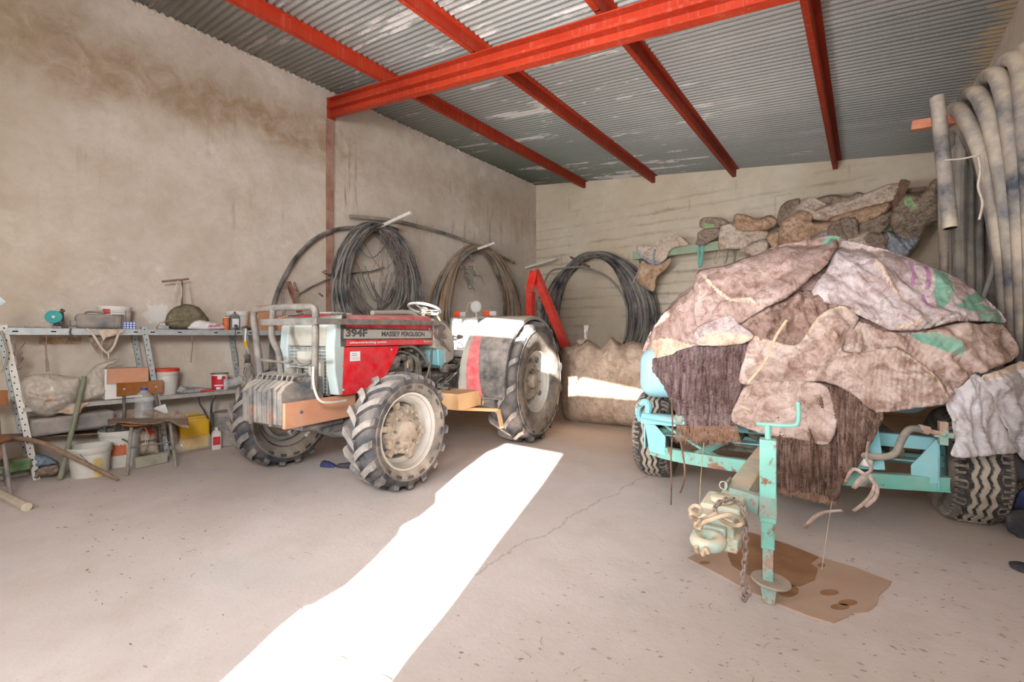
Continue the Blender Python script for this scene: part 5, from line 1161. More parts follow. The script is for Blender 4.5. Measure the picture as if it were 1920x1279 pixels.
# ------------------------------------------------------------------ hoses and pipes on the left wall
def spike(rx, ry_, tx, ty, label, wall='X'):
    a = PX(rx, ry_, XL); b = PY(tx, ty, a.y); m = MB().beam(a-Vector((.05, 0, 0)), b, .04, .045)
    return single('spike_bracket', m, MT['whitemetal'], label, 'bracket', 'spikes in the left wall', bev=.003), a, b
s1, r1, t1 = spike(690, 436, 770, 399, 'pale steel spike in the wall carrying the black tangled coil')
s2, r2, t2 = spike(872, 476, 928, 456, 'pale steel spike in the wall carrying the brown coil')
s3, r3, t3 = spike(985, 503, 1043, 485, 'pale thin spike in the wall beside the room corner')
def coil(name, label, ctr, ax, n, ry0, ry1, rz0, rz1, top, depth0, depth1, r0, r1_, mats, seed, skew=0., jit=.03, rag=.02):
    """loops hung from one point; ax = direction along the wall, dn = out of it"""
    rs = random.Random(seed); ax = Vector(ax); dn = Vector((1, 0, 0)) if abs(ax.y) > .5 else Vector((0, -1, 0))
    t = thing(name, label, 'hose', (ctr.x, ctr.y, top-2*rz1))
    for i in range(n):
        f = (i+.5)/n; f2 = rs.random(); ry = ry0+(ry1-ry0)*f+rs.uniform(-jit, jit); rz = rz0+(rz1-rz0)*(f*.7+f2*.3); d = depth0+(depth1-depth0)*rs.random(); tp_ = top+rs.uniform(-.05, .05)
        r = rs.uniform(r0, r1_); cx = skew*(f-.3)+rs.uniform(-jit, jit); pts = []
        ph = [rs.random()*6 for _ in range(4)]; e = rs.uniform(.9, 1.15)
        for k in range(44):
            a = 2*PI*k/44; sx = math.sin(a); cz = math.cos(a)
            q = ry*(abs(sx)**e)*(1 if sx > 0 else -1)*(1-.10*cz)
            zz = tp_-rz+rz*cz+rag*math.sin(3*a+ph[0])*(1-cz)*.5
            pts.append(Vector((ctr.x, ctr.y, 0))+ax*(q+cx+rag*math.sin(2*a+ph[1])*(1-cz)*.4)+dn*(d+rag*.8*math.sin(a+ph[2])+.02*math.sin(4*a+ph[3]))+Vector((0, 0, zz)))
        MB().tube(pts, r, 7, closed=True).build('hose_loop', MT[mats[rs.randrange(len(mats))]], t)
    return t
c1 = coil('hose_coil', 'tangled black hose coil with loose wires hanging beside the steel column', Vector((XL+.10, 4.40, 0)), (0, 1, 0), 34, .48, .80, .66, 1.15, 3.06, .0, .30, .010, .016, ['hose', 'hose', 'hosegrey', 'hose'], 5, .12, .05, .06)
rs = random.Random(8); m = MB()
for i in range(15):
    a = rs.uniform(3.9, 4.4); b = rs.uniform(4.5, 5.0); z = rs.uniform(2.0, 2.9); sg = rs.uniform(.25, .8)
    m.tube(spl([(XL+.2, a, z), (XL+.25, a*.7+b*.3, z-sg*.8), (XL+.3, (a+b)/2, z-sg), (XL+.25, b*.8+a*.2, z-sg*.6), (XL+.2, b, z-.05)], 6), .008 if i < 10 else .004, 5)
m.build('loose_strand', MT['hose'], c1)
m = MB()
for i in range(14):
    p0 = Vector((XL+.36, 4.45+rs.uniform(-.1, .2), 2.98)); pts = [p0]
    for k in range(5): p0 = p0+Vector((rs.uniform(-.03, .06), rs.uniform(-.12, .18), rs.uniform(-.32, -.08))); pts.append(p0)
    m.tube(spl(pts, 5), .0035, 4)
for i in range(10):
    c0 = Vector((XL+.38, 4.95+rs.uniform(-.1, .1), 2.2+rs.uniform(-.15, .3)))
    m.tube([c0+Vector((rs.uniform(-.02, .02), .16*math.cos(a)*rs.uniform(.8, 1.1), .22*math.sin(a))) for a in [2*PI*k/16 for k in range(13)]], .003, 4)
m.build('tangled_wire', MT['chain'], c1)
coil('hose_coil', 'brown and grey hose coil hanging behind the tractor seat', Vector((XL+.10, 6.85, 0)), (0, 1, 0), 30, .84, 1.36, 1.05, 1.45, 3.10, .0, .24, .018, .028, ['hosebrown', 'hosebrown', 'hose', 'hosegrey', 'hosebrown'], 6, .15, .03, .02)
m = MB(); rs = random.Random(4)
for i in range(7):
    p = PX(868+rs.uniform(0, 14), 500, XL+.3); pts = [p]
    for k in range(5): p = p+Vector((0, rs.uniform(-.05, .16), rs.uniform(-.16, .03))); pts.append(p)
    m.tube(spl(pts, 5), .010, 5)
for i in range(9):
    c0 = PX(872, 488, XL+.32); m.tube([c0+Vector((rs.uniform(-.03, .03), .20*math.cos(a)+rs.uniform(-.02, .02), .17*math.sin(a))) for a in [2*PI*k/16 for k in range(14)]], .005, 4)
single('wire_bundle', m, MT['hosegrey'], 'small grey wire bundle hanging inside the brown hose coil', 'wire')
coil('hose_coil', 'black and grey hose coil hanging on the back wall behind the red frame', Vector((-4.70, YB-.12, 0)), (1, 0, 0), 30, .90, 1.40, 1.15, 1.45, 3.08, .0, .30, .020, .030, ['hose', 'hosegrey', 'hose', 'hose'], 7, .10, .04, .03)
m = MB().tube(spl([PY(x, y, 8.55) for x, y in [(1010, 560), (1030, 512), (1060, 503), (1095, 502), (1140, 520), (1170, 560), (1176, 600), (1170, 640)]], 6), .022, 8); single('loose_hose', m, MT['hosegrey'], 'single grey hose arching inside the coil on the back wall', 'hose')
m = MB().beam(PY(1070, 482, YB), PY(1105, 500, 8.4), .04, .04); single('spike_bracket', m, MT['rust'], 'short rusty spike holding the coil on the back wall', 'bracket')
m = MB().tube(spl([PX(x, y, XL+.12) for x, y in [(508, 700), (510, 640), (511, 590), (518, 555), (532, 522), (556, 482), (588, 450), (618, 434), (645, 428), (664, 427), (690, 424), (720, 424), (746, 431)]], 8), .030, 12)
single('bent_hose', m, MT['hose'], 'thick black hose bent in a big arc from the shelf to the tangled coil', 'hose')
m = MB().tube(spl([PX(x, y, XL+.16) for x, y in [(656, 406), (700, 409), (750, 416), (800, 428), (850, 443), (900, 462), (964, 493)]], 6), .028, 10)
single('long_pipe', m, MT['pipedark'], 'long dark pipe lying across the spikes above the hose coils', 'pipe')
m = MB().tube(spl([PX(x, y, XL+.1) for x, y in [(548, 560), (580, 540), (620, 522), (660, 513), (700, 508), (720, 500)]], 5), .012, 6).tube([PX(x, y, XL+.1) for x, y in [(612, 507), (604, 510), (612, 514), (630, 518)]], .012, 5)
single('thin_hose', m, MT['hose'], 'thin black hose stretched from the rusty iron into the tangled coil', 'hose')
m = MB().tube([PX(598, 550, XL+.03), PX(606, 556, XL+.06)], .012, 6); single('iron_pin', m, MT['bar'], 'tiny iron pin in the left wall below the arc of hose', 'pin')

# ------------------------------------------------------------------ thick pipes over a spike in the right wall
YP = 5.3
m = MB().beam((XR+.05, YP, 3.09), (.318, YP+.02, 3.15), .07, .08); single('support_bar', m, M('orange_rusty_bar', srgb(186, 110, 76), .8, 0, .25, 9, .3, 8, .2), 'orange-rusty bar sticking out of the right wall under the thick pipes', 'bracket', bev=.006)
t = thing('pipe_coil', 'huge mud-caked coil of thick pipe hanging over the bar on the right wall', 'pipe', (.8, 5.6, .1))
for k, (x, dy, dz, dx) in enumerate(((.585, 0, 0, .27), (.67, -.13, .05, .19), (.75, -.26, .11, .12), (.83, -.36, .15, .06), (.90, -.42, .17, .0), (.63, .12, -.12, .24), (.72, .02, -.08, .17), (.80, -.08, -.05, .10), (.87, -.16, -.03, .04))):
    y0 = YP+dy; z0 = 3.21+dz; P_ = [(x-.01, y0+.42, z0-.15), (x-.015, y0+.18, z0-.02), (x, y0, z0), (x+.03, y0-.18, z0-.12), (x+dx*.42, y0-.36, z0-.50), (x+dx*.72, y0-.43, z0-1.1), (x+dx*.9, y0-.45, z0-1.75), (x+dx, y0-.42, .75), (x+dx-.02, y0-.25, .22), (x+dx*.8, y0+.2, .075+.03*k), (x+dx*.6, y0+.8, .12+.03*k), (x+dx*.5, y0+1.15, .55), (x+dx*.4, y0+1.2, 1.4), (x+dx*.2, y0+1.0, 2.3)]
    MB().tube(spl(P_, 6, closed=True), .056, 16, closed=True).build('pipe_loop', MT['pipe' if k < 5 else 'pipedark'], t)
rs = random.Random(21)
for i in range(13):
    y = 5.55+i*.085; x = .615+rs.uniform(0, .2); MB().tube(spl([(x, y-.18, 3.02-.05*i*.5), (x, y-.03, 2.6), (x+.01, y+.02, 1.6), (x+rs.uniform(0, .05), y+rs.uniform(-.06, .06), .62)], 6), .043, 10).build('hanging_length', MT['pipedark'], t)
a, b = PY(1757, 183, 4.86), PY(1782, 428, 4.76); m = MB().tube([a, a*.5+b*.5, b], .047, 18, cap=True); d = (b-a).normalized()
lo = single('pipe_offcut', m, MT['pipe'], 'short straight length of muddy pipe hanging in front of the coil', 'pipe')
MB().tube([b+d*.0005, b+d*.0015], .038, 18).build('open_end', MT['dark'], lo)
m = MB().tube(spl([PY(1772, 300, 4.74), PY(1800, 298, 4.74), PY(1822, 294, 4.7), PY(1838, 290, 4.66)], 5), .006, 6).tube(spl([PY(x, y, 4.7) for x, y in [(1834, 292), (1838, 320), (1834, 350), (1842, 380), (1836, 412)]], 5), .008, 6)
single('binding_rope', m, MT['string'], 'pale rope tying the straight pipe to the thick coil', 'rope')
m = MB().tube(spl([PY(x, y, 4.9) for x, y in [(1866, 455), (1862, 500), (1850, 540), (1838, 572)]], 5), .016, 8); single('thin_hose', m, MT['hosegrey'], 'single thin grey hose slanting behind the heap between the thick pipes', 'hose')

# ------------------------------------------------------------------ red frame behind the tractor
ZR = 7.7
g0 = PZ(994, 789, ZR); t = thing('lifting_frame', 'bright red steel arm standing folded between tractor wheel and hose coil', 'frame', (g0.x, g0.y, 0))
top = PZ(996, 508, ZR); p1 = PZ(994, 518, ZR)
MB().beam((p1.x, p1.y, 0), PZ(995, 548, ZR), .115, .115, up=(1, 0, 0)).build('upright', MT['redarm'], t, bev=.006)
MB().beam(PZ(1002, 508, ZR), PZ(1118, 786, ZR), .12, .13, up=(1, 0, 0)).build('strut', MT['redarm'], t, bev=.006)
MB().beam(PZ(1001, 508, ZR-.08), PZ(992, 548, ZR-.08), .03, .15, up=(1, 0, 0)).beam(PZ(1001, 508, ZR+.08), PZ(992, 548, ZR+.08), .03, .15, up=(1, 0, 0)).build('hinge_plate', MT['redarm'], t, bev=.004)
MB().cyl(PZ(992, 540, ZR-.12), PZ(992, 540, ZR+.12), .022, 12).cyl(PZ(1018, 552, ZR-.10), PZ(1018, 552, ZR+.10), .018, 12).build('hinge_pin', MT['rust'], t)
MB().cyl(PZ(1010, 565, ZR), PZ(1014, 640, ZR), .05, 14).build('ram', MT['engine'], t)

# ------------------------------------------------------------------ shelving along the left wall
XF, XBk = -5.93, -6.35
ZT, ZL = 1.375, .665
t = thing('storage_shelf', 'long galvanised slotted-angle shelf leaning along the left wall', 'shelf', (-6.14, 1.9, 0))
def post(x, ytop, mat, zt=1.40, sg=1):
    m = MB(); L = .146; R = (Vector((x, ytop, zt)), Vector((x, ytop+zt*L, 0)))
    m.beam(R[0], R[1], .045, .004, up=(1, 0, 0)); m.beam(R[0]+Vector((-.02*sg, -.021, 0)), R[1]+Vector((-.02*sg, -.021, 0)), .004, .04, up=(1, 0, 0))
    d = R[1]-R[0]; n = 26; m.mi = 1
    for i in range(n):
        c = R[0]+d*((i+.5)/n); m.beam(c+Vector((.0028, .004-.010*(i % 2)-.004, .006)), c+Vector((.0028, .004-.010*(i % 2)-.004, -.006)), .009, .0015, up=(1, 0, 0))
    m.build('post', [MT[mat], MT['dark']], t)
YS = [.41, 1.39, 2.36, 3.34]
for i, y in enumerate(YS): post(XF, y, 'whitemetal' if i == 0 else 'galv'); post(XBk, y, 'galv')
for k in range(3):
    y0, y1 = YS[k]+.01, YS[k+1]-.01
    m = MB().box((-6.14, (y0+y1)/2, ZT-.003), (.42, y1-y0, .006)).box((XF+.004, (y0+y1)/2, ZT-.03), (.004, y1-y0, .06)).box((XBk, (y0+y1)/2, ZT-.03), (.004, y1-y0, .06)).box((-6.14, (y0+y1)/2, ZT-.058), (.40, y1-y0, .004))
    m.mi = 1
    for yy in (y0+.06, y0+.30, y1-.3, y1-.06): m.box((XF+.0075, yy, ZT-.03), (.002, .035, .012))
    m.build('upper_shelf', [MT['galv'], MT['dark']], t)
    dy = (1.4-ZL)*.146; m = MB().box((-6.14, (y0+y1)/2+dy, ZL-.003), (.42, y1-y0, .006)).box((XF+.004, (y0+y1)/2+dy, ZL-.02), (.004, y1-y0, .04)).box((XBk, (y0+y1)/2+dy, ZL-.02), (.004, y1-y0, .04))
    m.build('lower_shelf', MT['galvd'], t)
def SH(px, z, X=-6.12): p = PX(px, 620, X); return Vector((X, p.y, z))
G_ = Vector((0, 0, 1))
def ylab(m0, c, r, z0, z1, a0, a1, off=.0012, n=10):
    """label wrapped round an upright cylinder"""
    vs = []
    for i in range(n+1):
        a = a0+(a1-a0)*i/n
        for z in (z0, z1): vs.append(Vector(c)+Vector(((r+off)*math.cos(a), (r+off)*math.sin(a), z)))
    b = len(m0.v); m0.v += [tuple(v) for v in vs]
    for i in range(n): m0.f.append([b+2*i, b+2*i+2, b+2*i+3, b+2*i+1]); m0.m.append(0)
    return m0
def bucket(name, label, c, r, h, mat='white', rim=True, handle=None, taper=.88, lid=None, fill=None, cat='bucket'):
    t = thing(name, label, cat, c); c = Vector(c); w = .004
    MB().lathe([(0, 0), (r*taper, 0), (r*taper+.002, .004), (r, h), (r+.008, h), (r+.008, h-.012), (r+.002, h-.03), (r-.004, h-.03), (r-w-.002, h-.002), (r-w, h-.01), (r*taper-w, .008), (0, .008)], c, G_, 36).build('body', MT[mat], t, ang=50)
    m = MB()
    for z in (h-.045, h-.06): m.lathe([(r*.985, z-.003), (r*.995+.006, z), (r*.985, z+.003)], c, G_, 32, cap=False)
    m.build('rib_ring', MT[mat], t)
    if lid: MB().lathe([(r+.006, h-.02), (r+.011, h-.018), (r+.011, h+.008), (r+.002, h+.014), (r-.01, h+.006), (0, h+.006)], c, G_, 36).build('lid', MT[lid], t, ang=50)
    if handle is not None:
        a, dr = handle; u = Vector((math.cos(a), math.sin(a), 0)); o_ = Vector((-math.sin(a), math.cos(a), 0)); pts = []
        for i in range(17): th = PI*i/16; pts.append(c+Vector((0, 0, h-.04))+u*((r+.012)*math.cos(th))+(o_*math.cos(dr)-G_*math.sin(dr))*(r*1.02*math.sin(th)))
        hd = MB().tube(pts, .0028, 6).build('handle', MT['bar'], t); MB().tube(pts[6:11], .008, 8).build('grip', MT[mat], hd)
    return t
# ---- upper shelf
m = MB(); c = SH(106, ZT, -6.10)
t = thing('tape_disc_stand', 'small black stand with a teal disc at the left of the upper shelf', 'tool', c)
MB().box(c+Vector((0, .02, .012)), (.07, .10, .024)).box(c+Vector((0, .01, .04)), (.05, .06, .04)).beam(c+Vector((0, .05, .02)), c+Vector((0, .035, .19)), .025, .02).build('stand', MT['blackpl'], t, bev=.003)
MB().beam(c+Vector((.015, .055, .175)), c+Vector((.04, -.025, .135)), .012, .02).build('arm', MT['bar'], t, bev=.003)
MB().lathe([(0, -.012), (.058, -.012), (.061, -.009), (.061, .009), (.058, .012), (0, .012)], c+Vector((.05, -.025, .11)), (1, -.3, 0), 30).build('disc', MT['tealdisc'], t)
MB().lathe([(0, .0125), (.014, .0125), (.012, .018), (0, .018)], c+Vector((.05, -.025, .11)), (1, -.3, 0), 14).build('disc_hub', MT['dirtywhite'], t)
cb_ = SH(215, ZT, -6.20); t = bucket('bucket', 'open white bucket with a red label behind the dusty can on the upper shelf', cb_, .135, .235, 'white', handle=(.4, 1.3))
MB() and ylab(MB(), cb_, .133, .155, .215, -.95, -.45).build('label', MT['label_red'], t, smooth=True); ylab(MB(), cb_, .134, .13, .155, -.70, -.48).build('label', MT['label_white'], t)
c = SH(185, ZT, -6.02); m = MB().box(c+Vector((0, .0, .075)), (.13, .34, .14)); t = thing('dusty_can', 'dusty black plastic can lying on its side on the upper shelf', 'can', c)
m.build('body', MT['greycan'], t, bev=.035); m = MB()
for i in range(8): m.box(c+Vector((.0, .10+.012*i, .075)), (.136, .005, .146))
m.build('ribbing', MT['greycan'], t, bev=.002)
MB().lathe([(0, 0), (.03, 0), (.03, .035), (0, .035)], c+Vector((.0, -.17, .05)), (0, -1, 0), 16).build('cap', MT['greycan'], t); MB().tube(spl([c+Vector((0, -.10, .14)), c+Vector((0, -.08, .165)), c+Vector((0, .02, .165)), c+Vector((0, .04, .145))], 4), .010, 8).build('handle', MT['greycan'], t)
c = SH(241, ZT, -5.99); t = thing('small_box', 'little blue and white patterned box on the shelf edge', 'box', c); MB().box(c+Vector((0, 0, .037)), (.07, .10, .074)).build('carton', MT['label_blue'], t, bev=.002)
m = MB()
for i in range(4):
    for j in range(3): m.lathe([(0, 0), (.009, 0), (.009, .001), (0, .001)], c+Vector((.0352, -.038+.025*i, .014+.024*j)), (1, 0, 0), 10, ell=1.)
m.build('printed_dot', MT['label_white'], t)
c = SH(55, ZT, -6.02)
for k, (dy, L, a, lb) in enumerate(((-.08, .16, .2, 'flat grey spanner lying at the left end of the upper shelf'), (.03, .13, -.3, 'dusty grey pliers lying beside the spanner'), (.13, .12, .1, 'thin dusty rod on the shelf near the teal disc'))):
    p = c+Vector((.02*k, dy, .012)); d = Vector((math.sin(a), math.cos(a), 0))*L/2; m = MB().tube([p-d, p+d], .007, 6).lathe([(0, -.008), (.018, -.006), (.018, .006), (0, .008)], p+d, G_, 10)
    single('hand_tool', m, MT['galvd'], lb, 'tool')
# rag and rope sling over the shelf edge
L4 = lambda pts: zq(3.996, 0, 500, pts)
lump('rag', L4([(640, 462), (740, 470), (830, 468), (935, 478), (900, 500), (850, 520), (800, 530), (775, 556), (755, 520), (700, 480)]), [MT['pileb']], 'pale rag hanging over the upper shelf edge below the dusty can', 'cloth', baseX(-5.90), .012, .008, 12, 1., 2, 70, 2.)
m = MB().tube(spl([PX(*p, -5.89) for p in L4([(650, 465), (690, 500), (730, 560), (770, 620), (810, 645), (850, 600), (875, 540), (890, 500), (925, 480)])], 6), .010, 7, flat=.5).tube([PX(*p, -5.88) for p in L4([(810, 640), (815, 690)])], .007, 6)
single('rope_sling', m, MT['string'], 'pale flat rope hanging in a V from the upper shelf edge', 'rope')
lump('dark_flap', L4([(680, 520), (760, 525), (880, 520), (860, 580), (800, 625), (740, 645), (690, 590), (672, 540)]), [MT['pilec']], 'brown cloth flap hanging behind the V of rope', 'cloth', baseX(-6.05), .012, .01, 14, 1., 2, 71, 2.5)
# T-shaped iron and olive sack
c = SH(341, ZT, -6.2); z0 = PX(341, 526, -6.2).z
m = MB().tube([c, Vector((c.x, c.y, z0))], .009, 8).tube([PX(304, 528, -6.2), PX(354, 523, -6.2)], .012, 8); single('iron_tee', m, MT['rust'], 'rusty T-shaped iron bar standing in the olive sack', 'tool')
m = MB().tube(spl([PX(x, y, -6.17) for x, y in [(334, 526), (328, 545), (325, 562)]], 4), .007, 5, flat=.4).tube(spl([PX(x, y, -6.17) for x, y in [(351, 530), (355, 550), (358, 572)]], 4), .007, 5, flat=.4).tube(spl([PX(x, y, -6.17) for x, y in [(338, 528), (341, 550), (336, 572)]], 4), .007, 5, flat=.4)
single('tape_ends', m, MT['string'], 'pale tape ends hanging from the T-shaped iron', 'tape')
lump('rolled_sack', L4([(1243, 440), (1240, 390), (1265, 340), (1310, 305), (1370, 282), (1430, 285), (1490, 305), (1530, 350), (1565, 400), (1540, 440), (1480, 470), (1300, 472)]), [MT['olive']], 'olive-grey stuffed sack slumped on the upper shelf', 'sack', baseX(-6.12), .12, .02, 30, .4, 2, 72, 3., folds=[(L4([(1250, 380), (1400, 400), (1500, 360)]), .03, 4)])
m = MB().beam(PX(306, 603, -5.98), PX(350, 598, -5.98), .02, .008); single('wooden_lath', m, MT['oldwood'], 'short wooden lath lying against the olive sack', 'wood')
c = SH(305, ZT, -6.0); m = MB().box(c+Vector((0, 0, .022)), (.06, .10, .042)); t = single('small_radio', m, MT['galvd'], 'small dusty grey box on the shelf edge before the olive sack', 'box', bev=.008); MB().tube(spl([c+Vector((0, -.04, .04)), c+Vector((0, -.02, .075)), c+Vector((0, .03, .07))], 4), .003, 5).build('wire_handle', MT['bar'], t)
wb = lump('carrier_bag', L4([(1425, 470), (1420, 440), (1460, 405), (1500, 398), (1560, 410), (1620, 420), (1665, 430), (1670, 470)]), [MT['whitebag']], 'white crumpled carrier bag on the upper shelf', 'bag', baseX(-6.02), .05, .02, 16, .2, 2, 73, 2.)
M_ = frame(PX(391, 616, -5.965), (0, 1, .12), (0, 0, 1)); rl = random.Random(5); ml = MB()
for i in range(7):
    c0 = M_ @ Vector((.018*i, .012, .003)); ml.tube(spl([c0, c0+Vector((0, .006, .018+rl.random()*.012)), c0+Vector((0, .012, rl.random()*.01)), c0+Vector((0, .015, .015))], 4), .0022, 5)
ml.build('printed_word', MT['label_red'], wb)
# buckets, oil bottle, boxes to the right
cb_ = SH(445, ZT, -6.2); t = bucket('bucket', 'open white bucket behind the grey oil bottle on the upper shelf', cb_, .125, .235, 'white'); ylab(MB(), cb_, .122, .03, .17, -1.25, -.8).build('label', MT['label_orange'], t)
def jug(name, label, c, w, d, h, mat, cap, lab=None, cat='bottle', rz=0, lay=None, sh=.72):
    t = thing(name, label, cat, c, rz); R = [(0, 0, 1), (.0, .0, 1)]
    m = MB(); vs = []; K = []
    for (z, s_) in ((0, .92), (.01, 1), (h*sh, 1), (h*(sh+.09), .82), (h*.9, .36), (h*.93, .30), (h*.93, .0)):
        K.append((z, s_))
    n = 24
    for z, s_ in K[:-1]:
        for i in range(n):
            a = 2*PI*i/n; x = math.copysign(abs(math.cos(a))**.55, math.cos(a))*w/2*s_; y = math.copysign(abs(math.sin(a))**.55, math.sin(a))*d/2*s_
            if s_ < .4: x = math.cos(a)*min(w, d)*.5*s_; y = math.sin(a)*min(w, d)*.5*s_
            vs.append((x, y, z))
    fs = [tuple(range(n))[::-1]]
    for k in range(len(K)-2):
        for i in range(n): fs.append((k*n+i, k*n+(i+1) % n, (k+1)*n+(i+1) % n, (k+1)*n+i))
    fs.append(tuple(range((len(K)-2)*n, (len(K)-1)*n)))
    T0 = lay if lay is not None else Matrix.Identity(4)
    mm = MB().add([T0 @ Vector(v) for v in vs], fs); mm.build('body', mat if not isinstance(mat, str) else MT[mat], t, world=False, ang=50)
    cp_ = MB().lathe([(0, h*.92), (min(w, d)*.18, h*.92), (min(w, d)*.18, h*1.0), (0, h)], (0, 0, 0), (0, 0, 1), 16); cp_.v = [tuple(T0 @ Vector(v)) for v in cp_.v]; cp_.build('cap', MT[cap], t, world=False)
    if lab:
        lm, z0, z1 = lab; q = MB().box((w/2+.0005, 0, (z0+z1)/2*h), (.002, d*.72, (z1-z0)*h)); q.v = [tuple(T0 @ Vector(v)) for v in q.v]; q.build('label', MT[lm], t, world=False)
    return t
jug('oil_bottle', 'dark grey oil bottle with a pale label on the upper shelf', SH(440, ZT, -6.02), .06, .10, .225, 'oil', 'ink', ('label_white', .15, .62))
c = SH(424, ZT, -6.05); m = MB().lathe([(0, 0), (.035, 0), (.035, .15), (0, .15)], c, G_, 20); t = single('tin', m, MT['label_orange'], 'small orange-brown tin beside the oil bottle', 'tin'); MB().lathe([(.036, .148), (.037, .155), (0, .156)], c, G_, 20).build('lid', MT['label_white'], t)
c = SH(487, ZT, -6.12); t = thing('cardboard_box', 'brown cardboard box with a white label on the upper shelf behind the brush guard', 'box', c); MB().box(c+Vector((0, 0, .12)), (.22, .26, .24)).build('carton', MT['cardb'], t, bev=.003); MB().box(c+Vector((.111, -.10, .19)), (.002, .05, .07)).build('label', MT['label_white'], t)
c = SH(540, ZT, -6.12); t = thing('cardboard_box', 'low brown carton with an open white flap at the end of the shelf', 'box', c); MB().box(c+Vector((0, 0, .10)), (.26, .38, .20)).build('carton', MT['cardb'], t, bev=.003); MB().box(c+Vector((.06, 0, .21)), (.16, .38, .006), Matrix.Rotation(.25, 3, 'X')).build('flap', MT['label_white'], t)
c = SH(463, ZT, -5.99); m = MB().tube(spl([c+Vector((0, -.06, .02)), c+Vector((0, -.02, .04)), c+Vector((0, .04, .03)), c+Vector((.02, .08, .012))], 5), .016, 8); single('cable_plug', m, MT['blackpl'], 'black cable end lying on the shelf edge before the carton', 'cable')
m = MB().tube(spl([PX(x, y, -5.9) for x, y in [(442, 612), (441, 640), (446, 670), (447, 688)]], 5), .004, 5).lathe([(0, -.02), (.02, -.01), (.02, .01), (0, .02)], PX(442, 611, -5.93), G_, 10); single('thin_cable', m, MT['blackpl'], 'thin black cable dangling from the shelf under the oil bottle', 'cable')
# rusty iron with chain on the shelf end
m = MB().beam(PX(566, 596, -6.1), PX(540, 528, -6.1), .05, .075, up=(1, 0, 0)).beam(PX(570, 596, -6.03), PX(544, 528, -6.03), .02, .02, up=(1, 0, 0)); t = single('iron_bar', m, MT['rustred'], 'red-brown rusty iron bar leaning at the end of the shelf', 'iron', bev=.004)
chain(MB(), spl([PX(x, y, -6.0) for x, y in [(552, 530), (556, 550), (560, 575)]], 5), .06, .009).build('chain', MT['chain'], t); chain(MB(), spl([PX(x, y, -6.0) for x, y in [(538, 534), (532, 548), (529, 565), (533, 580), (531, 592)]], 5), .06, .009).build('chain', MT['chain'], t)
# hanging bits under the upper shelf
def hang(name, pts, r, mat, label, cat, X=-5.91, flat=1.): return single(name, MB().tube(spl([PX(x, y, X) for x, y in pts], 5), r, 7, flat=flat), MT[mat], label, cat)
hang('hanging_strap', [(88, 629), (86, 645), (87, 665), (90, 697)], [.006]*6+[.008]*6+[.014]*4, 'pilec', 'dark leather strap hanging under the upper shelf left of the rope', 'strap', flat=.4)
hang('brown_cord', [(360, 630), (361, 650), (359, 665), (358, 680)], .006, 'pilec', 'thin brown cord hanging under the upper shelf below the olive sack', 'cord')
hang('hanging_wire', [(133, 616), (131, 625), (136, 630), (132, 640)], .006, 'blackpl', 'short black wire end hanging over the shelf edge', 'wire')
hang('pale_string', [(191, 640), (191, 660), (192, 675)], .003, 'string', 'short pale string hanging beside the rope', 'string')
MB_ = MB()
for (x, y, r) in ((26, 640, .022), (34, 662, .03), (38, 672, .022), (36, 690, .02)): MB_.lathe([(0, -.012), (r, -.008), (r, .008), (0, .012)], PX(x, y, -5.95), (1, .3, 0), 12)
MB_.tube([PX(47, 642, -5.95), PX(33, 662, -5.95)], .005, 5).tube([PX(26, 640, -5.95), PX(36, 690, -5.95)], .004, 5).tube([PX(24, 617, -5.95), PX(26, 640, -5.95)], .003, 4).tube([PX(44, 672, -5.95), PX(32, 688, -5.95)], .006, 5)
single('fittings_bunch', MB_, MT['chain'], 'bunch of small rusty fittings hanging beside the white post', 'fittings')
hang('yellow_hose', [(2, 620), (9, 640), (14, 665), (8, 690), (0, 700)], .009, 'block', 'yellow-green thin hose hanging left of the white post', 'hose', X=-5.88)
m = MB().box(PX(113, 639, XL+.01), (.012, .30, .07)).box(PX(113, 639, XL+.016), (.004, .20, .05)); single('thin_plate', m, MT['pilea'], 'thin brown plate stuck on the wall below the upper shelf', 'plate')
m = MB().prism([PX(0, 557, -5.6), PX(10, 566, -5.6), PX(2, 573, -5.6), PX(-10, 572, -5.6)], (1, 0, 0), .04); single('lamp_edge', m, MT['galv'], 'corner of a grey metal lamp at the left edge of the view', 'lamp')
# ---- lower shelf
DYL = (1.4-ZL)*.146
lump('plastic_bag', L4([(150, 870), (200, 820), (320, 800), (420, 808), (520, 822), (590, 830), (605, 880), (590, 940), (560, 1020), (500, 1060), (420, 1110), (340, 1125), (270, 1110), (220, 1070), (170, 1030), (150, 960)]), [MT['bagclear'], MT['hem']], 'big dusty clear plastic bag slumped over the lower shelf at the left', 'bag', baseX(-5.98), .14, .05, 20, .2, 2.6, 80, 3., folds=[(L4([(200, 960), (340, 990), (520, 960)]), .04, 5), (L4([(200, 1010), (340, 1060), (480, 1020)]), .04, 6)], prints=[(L4([(330, 960), (420, 980), (400, 1030), (340, 1030)]), 1)])
lump('plastic_bag', L4([(610, 870), (680, 770), (760, 720), (900, 690), (860, 730), (800, 760), (800, 860), (810, 940), (760, 985), (660, 1010), (600, 1020), (590, 960)]), [MT['bagclear']], 'dusty plastic bag standing behind the green stick on the lower shelf', 'bag', baseX(-6.06), .10, .045, 18, 1.1, 2.6, 81, 3., folds=[(L4([(640, 1000), (800, 930)]), .04, 4)])
lump('cloth', L4([(440, 1085), (560, 1030), (680, 1020), (620, 1060), (600, 1100), (540, 1110), (460, 1100)]), [MT['hem']], 'cream cloth edge hanging over the lower shelf below the bag', 'cloth', baseX(-5.92), .02, .01, 16, .3, 2, 82, 3.)
m = MB().box(PX(45, 704, -6.15)+Vector((0, .45, 0)), (.3, 1.1, .012), Matrix.Rotation(-.04, 3, 'X')); 
